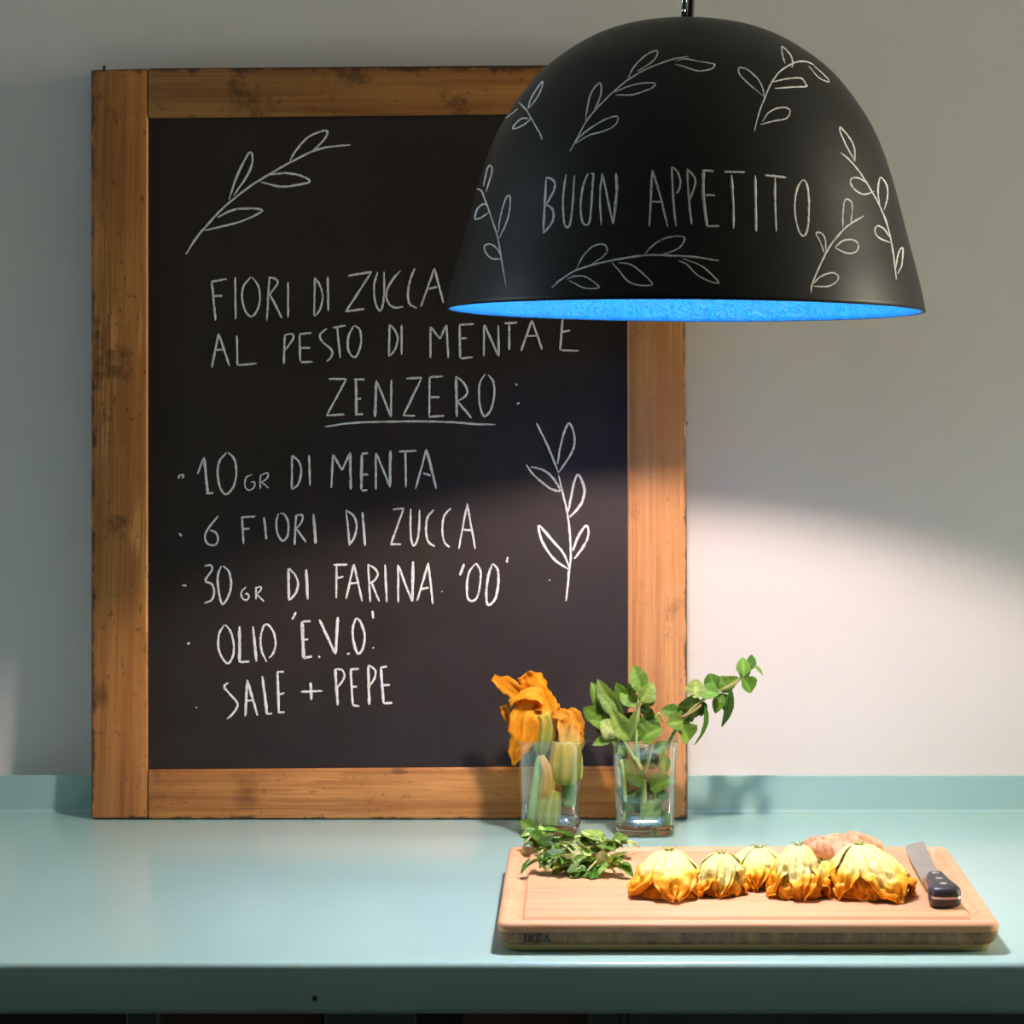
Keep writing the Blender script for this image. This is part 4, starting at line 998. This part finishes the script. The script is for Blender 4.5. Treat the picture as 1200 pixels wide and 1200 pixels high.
f2 = thing('squash_blossom', 'orange-topped squash blossom with a striped green base, right side of the left beaker', 'squash blossom', P(664, 940, YF), group=G_IN)
b = MB()
petal(b, [(656,872,.002),(654,850,.006),(652,836,.004),(658,829,-.002)], [16,24,22,16,8], (0,-1,.2), YEL, (0.92,0.42,0.03), rnd, -0.3, 0.3)
petal(b, [(660,876,-.012),(660,852,-.014),(663,840,-.010),(646,838,-.012)], [10,12,16,16,6], (0,-1,.4), CREAM, (0.92,0.42,0.03), rnd, 0.3, 0.3)
petal(b, [(668,880,-.006),(670,856,-.008),(672,842,-.004),(666,832,0)], [18,22,24,18,8], (.2,-1,.2), CREAM, (0.92,0.40,0.02), rnd, 0.4, 0.35)
petal(b, [(672,882,.0),(676,864,.0),(677,850,.002),(674,836,.004)], [14,20,16,12,6], (.5,-1,.1), YEL, ORG, rnd, 0.3, 0.3)
petal(b, [(664,884,.006),(650,858,.008),(646,846,.006)], [18,22,14,6], (-.3,-1,.1), (0.80,0.36,0.03), ORG, rnd, 0.3, 0.3)
b.build('petals', MAT_PETAL, f2, solid=0.0004)
b = MB(); ribbed(b, [(664,919,-.004),(664,916,-.004),(664,905,-.004),(664,888,-.004),(664,868,-.004)], [7,13,18,19,18,15], YF, (0.36,0.46,0.055), (0.80,0.62,0.10), 9, 0.08); b.build('calyx', MAT_PETAL, f2)
b = MB(); b.tube(crom([P(666,916,YF + .004), P(667,930,YF + .004), P(666,944,YF + .004)], 5), lambda t: 8.5 * YF / F, 16, (0.27, 0.44, 0.10)); b.build('stem', MAT_STEM, f2)
f3 = thing('squash_blossom', 'pale green squash blossom bud low in the left beaker, with a yellow twisted tip', 'squash blossom', P(641, 970, YF), group=G_IN)
b = MB(); ribbed(b, [(637,940,-.012),(641,925,-.014),(642,908,-.012),(637,892,-.010),(636,884,-.010)], [5,8,7.5,5.5,3.5,1], YF, (0.93,0.60,0.10), (0.93,0.66,0.26), 6, 0.16); b.build('petals', MAT_PETAL, f3)
b = MB(); ribbed(b, [(640,971,-.012),(641,966,-.012),(642,955,-.012),(644,940,-.010),(648,926,-.008)], [5,11,14,13.5,12,9], YF, (0.32,0.46,0.075), (0.62,0.62,0.12), 8, 0.09); b.build('calyx', MAT_PETAL, f3)

# ------------------------------------------------------------------ mint heap on the cutting board
HEAP = [('mint_sprig', 'dark mint sprig tip hanging over the back left corner of the cutting board', (633,996), 11, 26, 0.016, 0.018, 4, 1.9),
        ('mint_sprig', 'pale mint sprig lying in the middle of the heap on the cutting board', (670,1004), 12, 36, 0.026, 0.020, 3, 0.2),
        ('mint_sprig', 'bright green mint sprig at the back right of the heap on the cutting board', (703,1006), 13, 32, 0.024, 0.017, 2, 0.3),
        ('mint_sprig', 'mint sprig at the right front of the heap with drooping leaf tips', (704,1025), 14, 30, 0.022, 0.014, 2, -0.6),
        ('mint_sprig', 'mint sprig with bare stem ends at the left front of the heap', (662,1025), 15, 36, 0.027, 0.015, 1, 2.9)]
for nm, lab, (px, py), seed, cnt, spread, hh, ci, ang in HEAP:
    rnd = random.Random(seed); c = on_z(px, py, ZTOP)
    o = thing(nm, lab, 'mint', c, group='mint sprigs on the cutting board')
    fb, sb = MB(), MB()
    d0 = Vector((math.cos(ang), math.sin(ang), 0))
    pts = [c - d0 * spread * 1.1 + Vector((0, 0, 0.003)), c - d0 * spread * 0.3 + Vector((0, 0, hh * 0.8)), c + d0 * spread * 0.5 + Vector((0, 0, hh)), c + d0 * spread * 1.1 + Vector((0, 0, hh * 0.8))]
    cl = crom(pts, 8); sb.tube(cl, lambda t: 0.0017 * (1.2 - 0.6 * t), 8, (0.46, 0.52, 0.18))
    for k in range(cnt):
        t = rnd.random(); p = cl[int(t * (len(cl) - 1))]
        a = rnd.random() * 6.283; l = rnd.uniform(0.013, 0.023)
        d = Vector((math.cos(a), math.sin(a) * 0.8, rnd.uniform(-0.5, 0.55)))
        tip = p + d.normalized() * l
        tip.z = max(tip.z, ZTOP + 0.002); 
        nrm = Vector((rnd.uniform(-.7, .7), rnd.uniform(-1.1, 0.2), rnd.uniform(0.25, 1.0)))
        col = PALE if rnd.random() < 0.30 else GREENS[min(4, max(0, ci + rnd.choice((-1, 0, 0, 1))))] if ci != 4 else GREENS[rnd.choice((4, 0, 1))]
        leaf(fb, p, tip, nrm, l * rnd.uniform(0.55, 0.75), rnd.uniform(0, 0.5), rnd.uniform(0.1, 0.6), tuple(q * rnd.uniform(0.85, 1.2) for q in col), rnd, n=14, m=6)
    for v in fb.v: v.z = max(v.z, ZTOP + 0.0012)
    for k in range(3):
        a = rnd.random() * 6.283; p = cl[rnd.randrange(len(cl))]
        q = p + Vector((math.cos(a), math.sin(a), 0)) * 0.022; q.z = ZTOP + rnd.uniform(0.002, 0.010)
        sb.tube(crom([p, p.lerp(q, 0.5) + Vector((0, 0, 0.004)), q], 5), 0.0011, 7, (0.50, 0.54, 0.20))
    fb.build('foliage', MAT_LEAF, o); sb.build('stem', MAT_STEM, o)
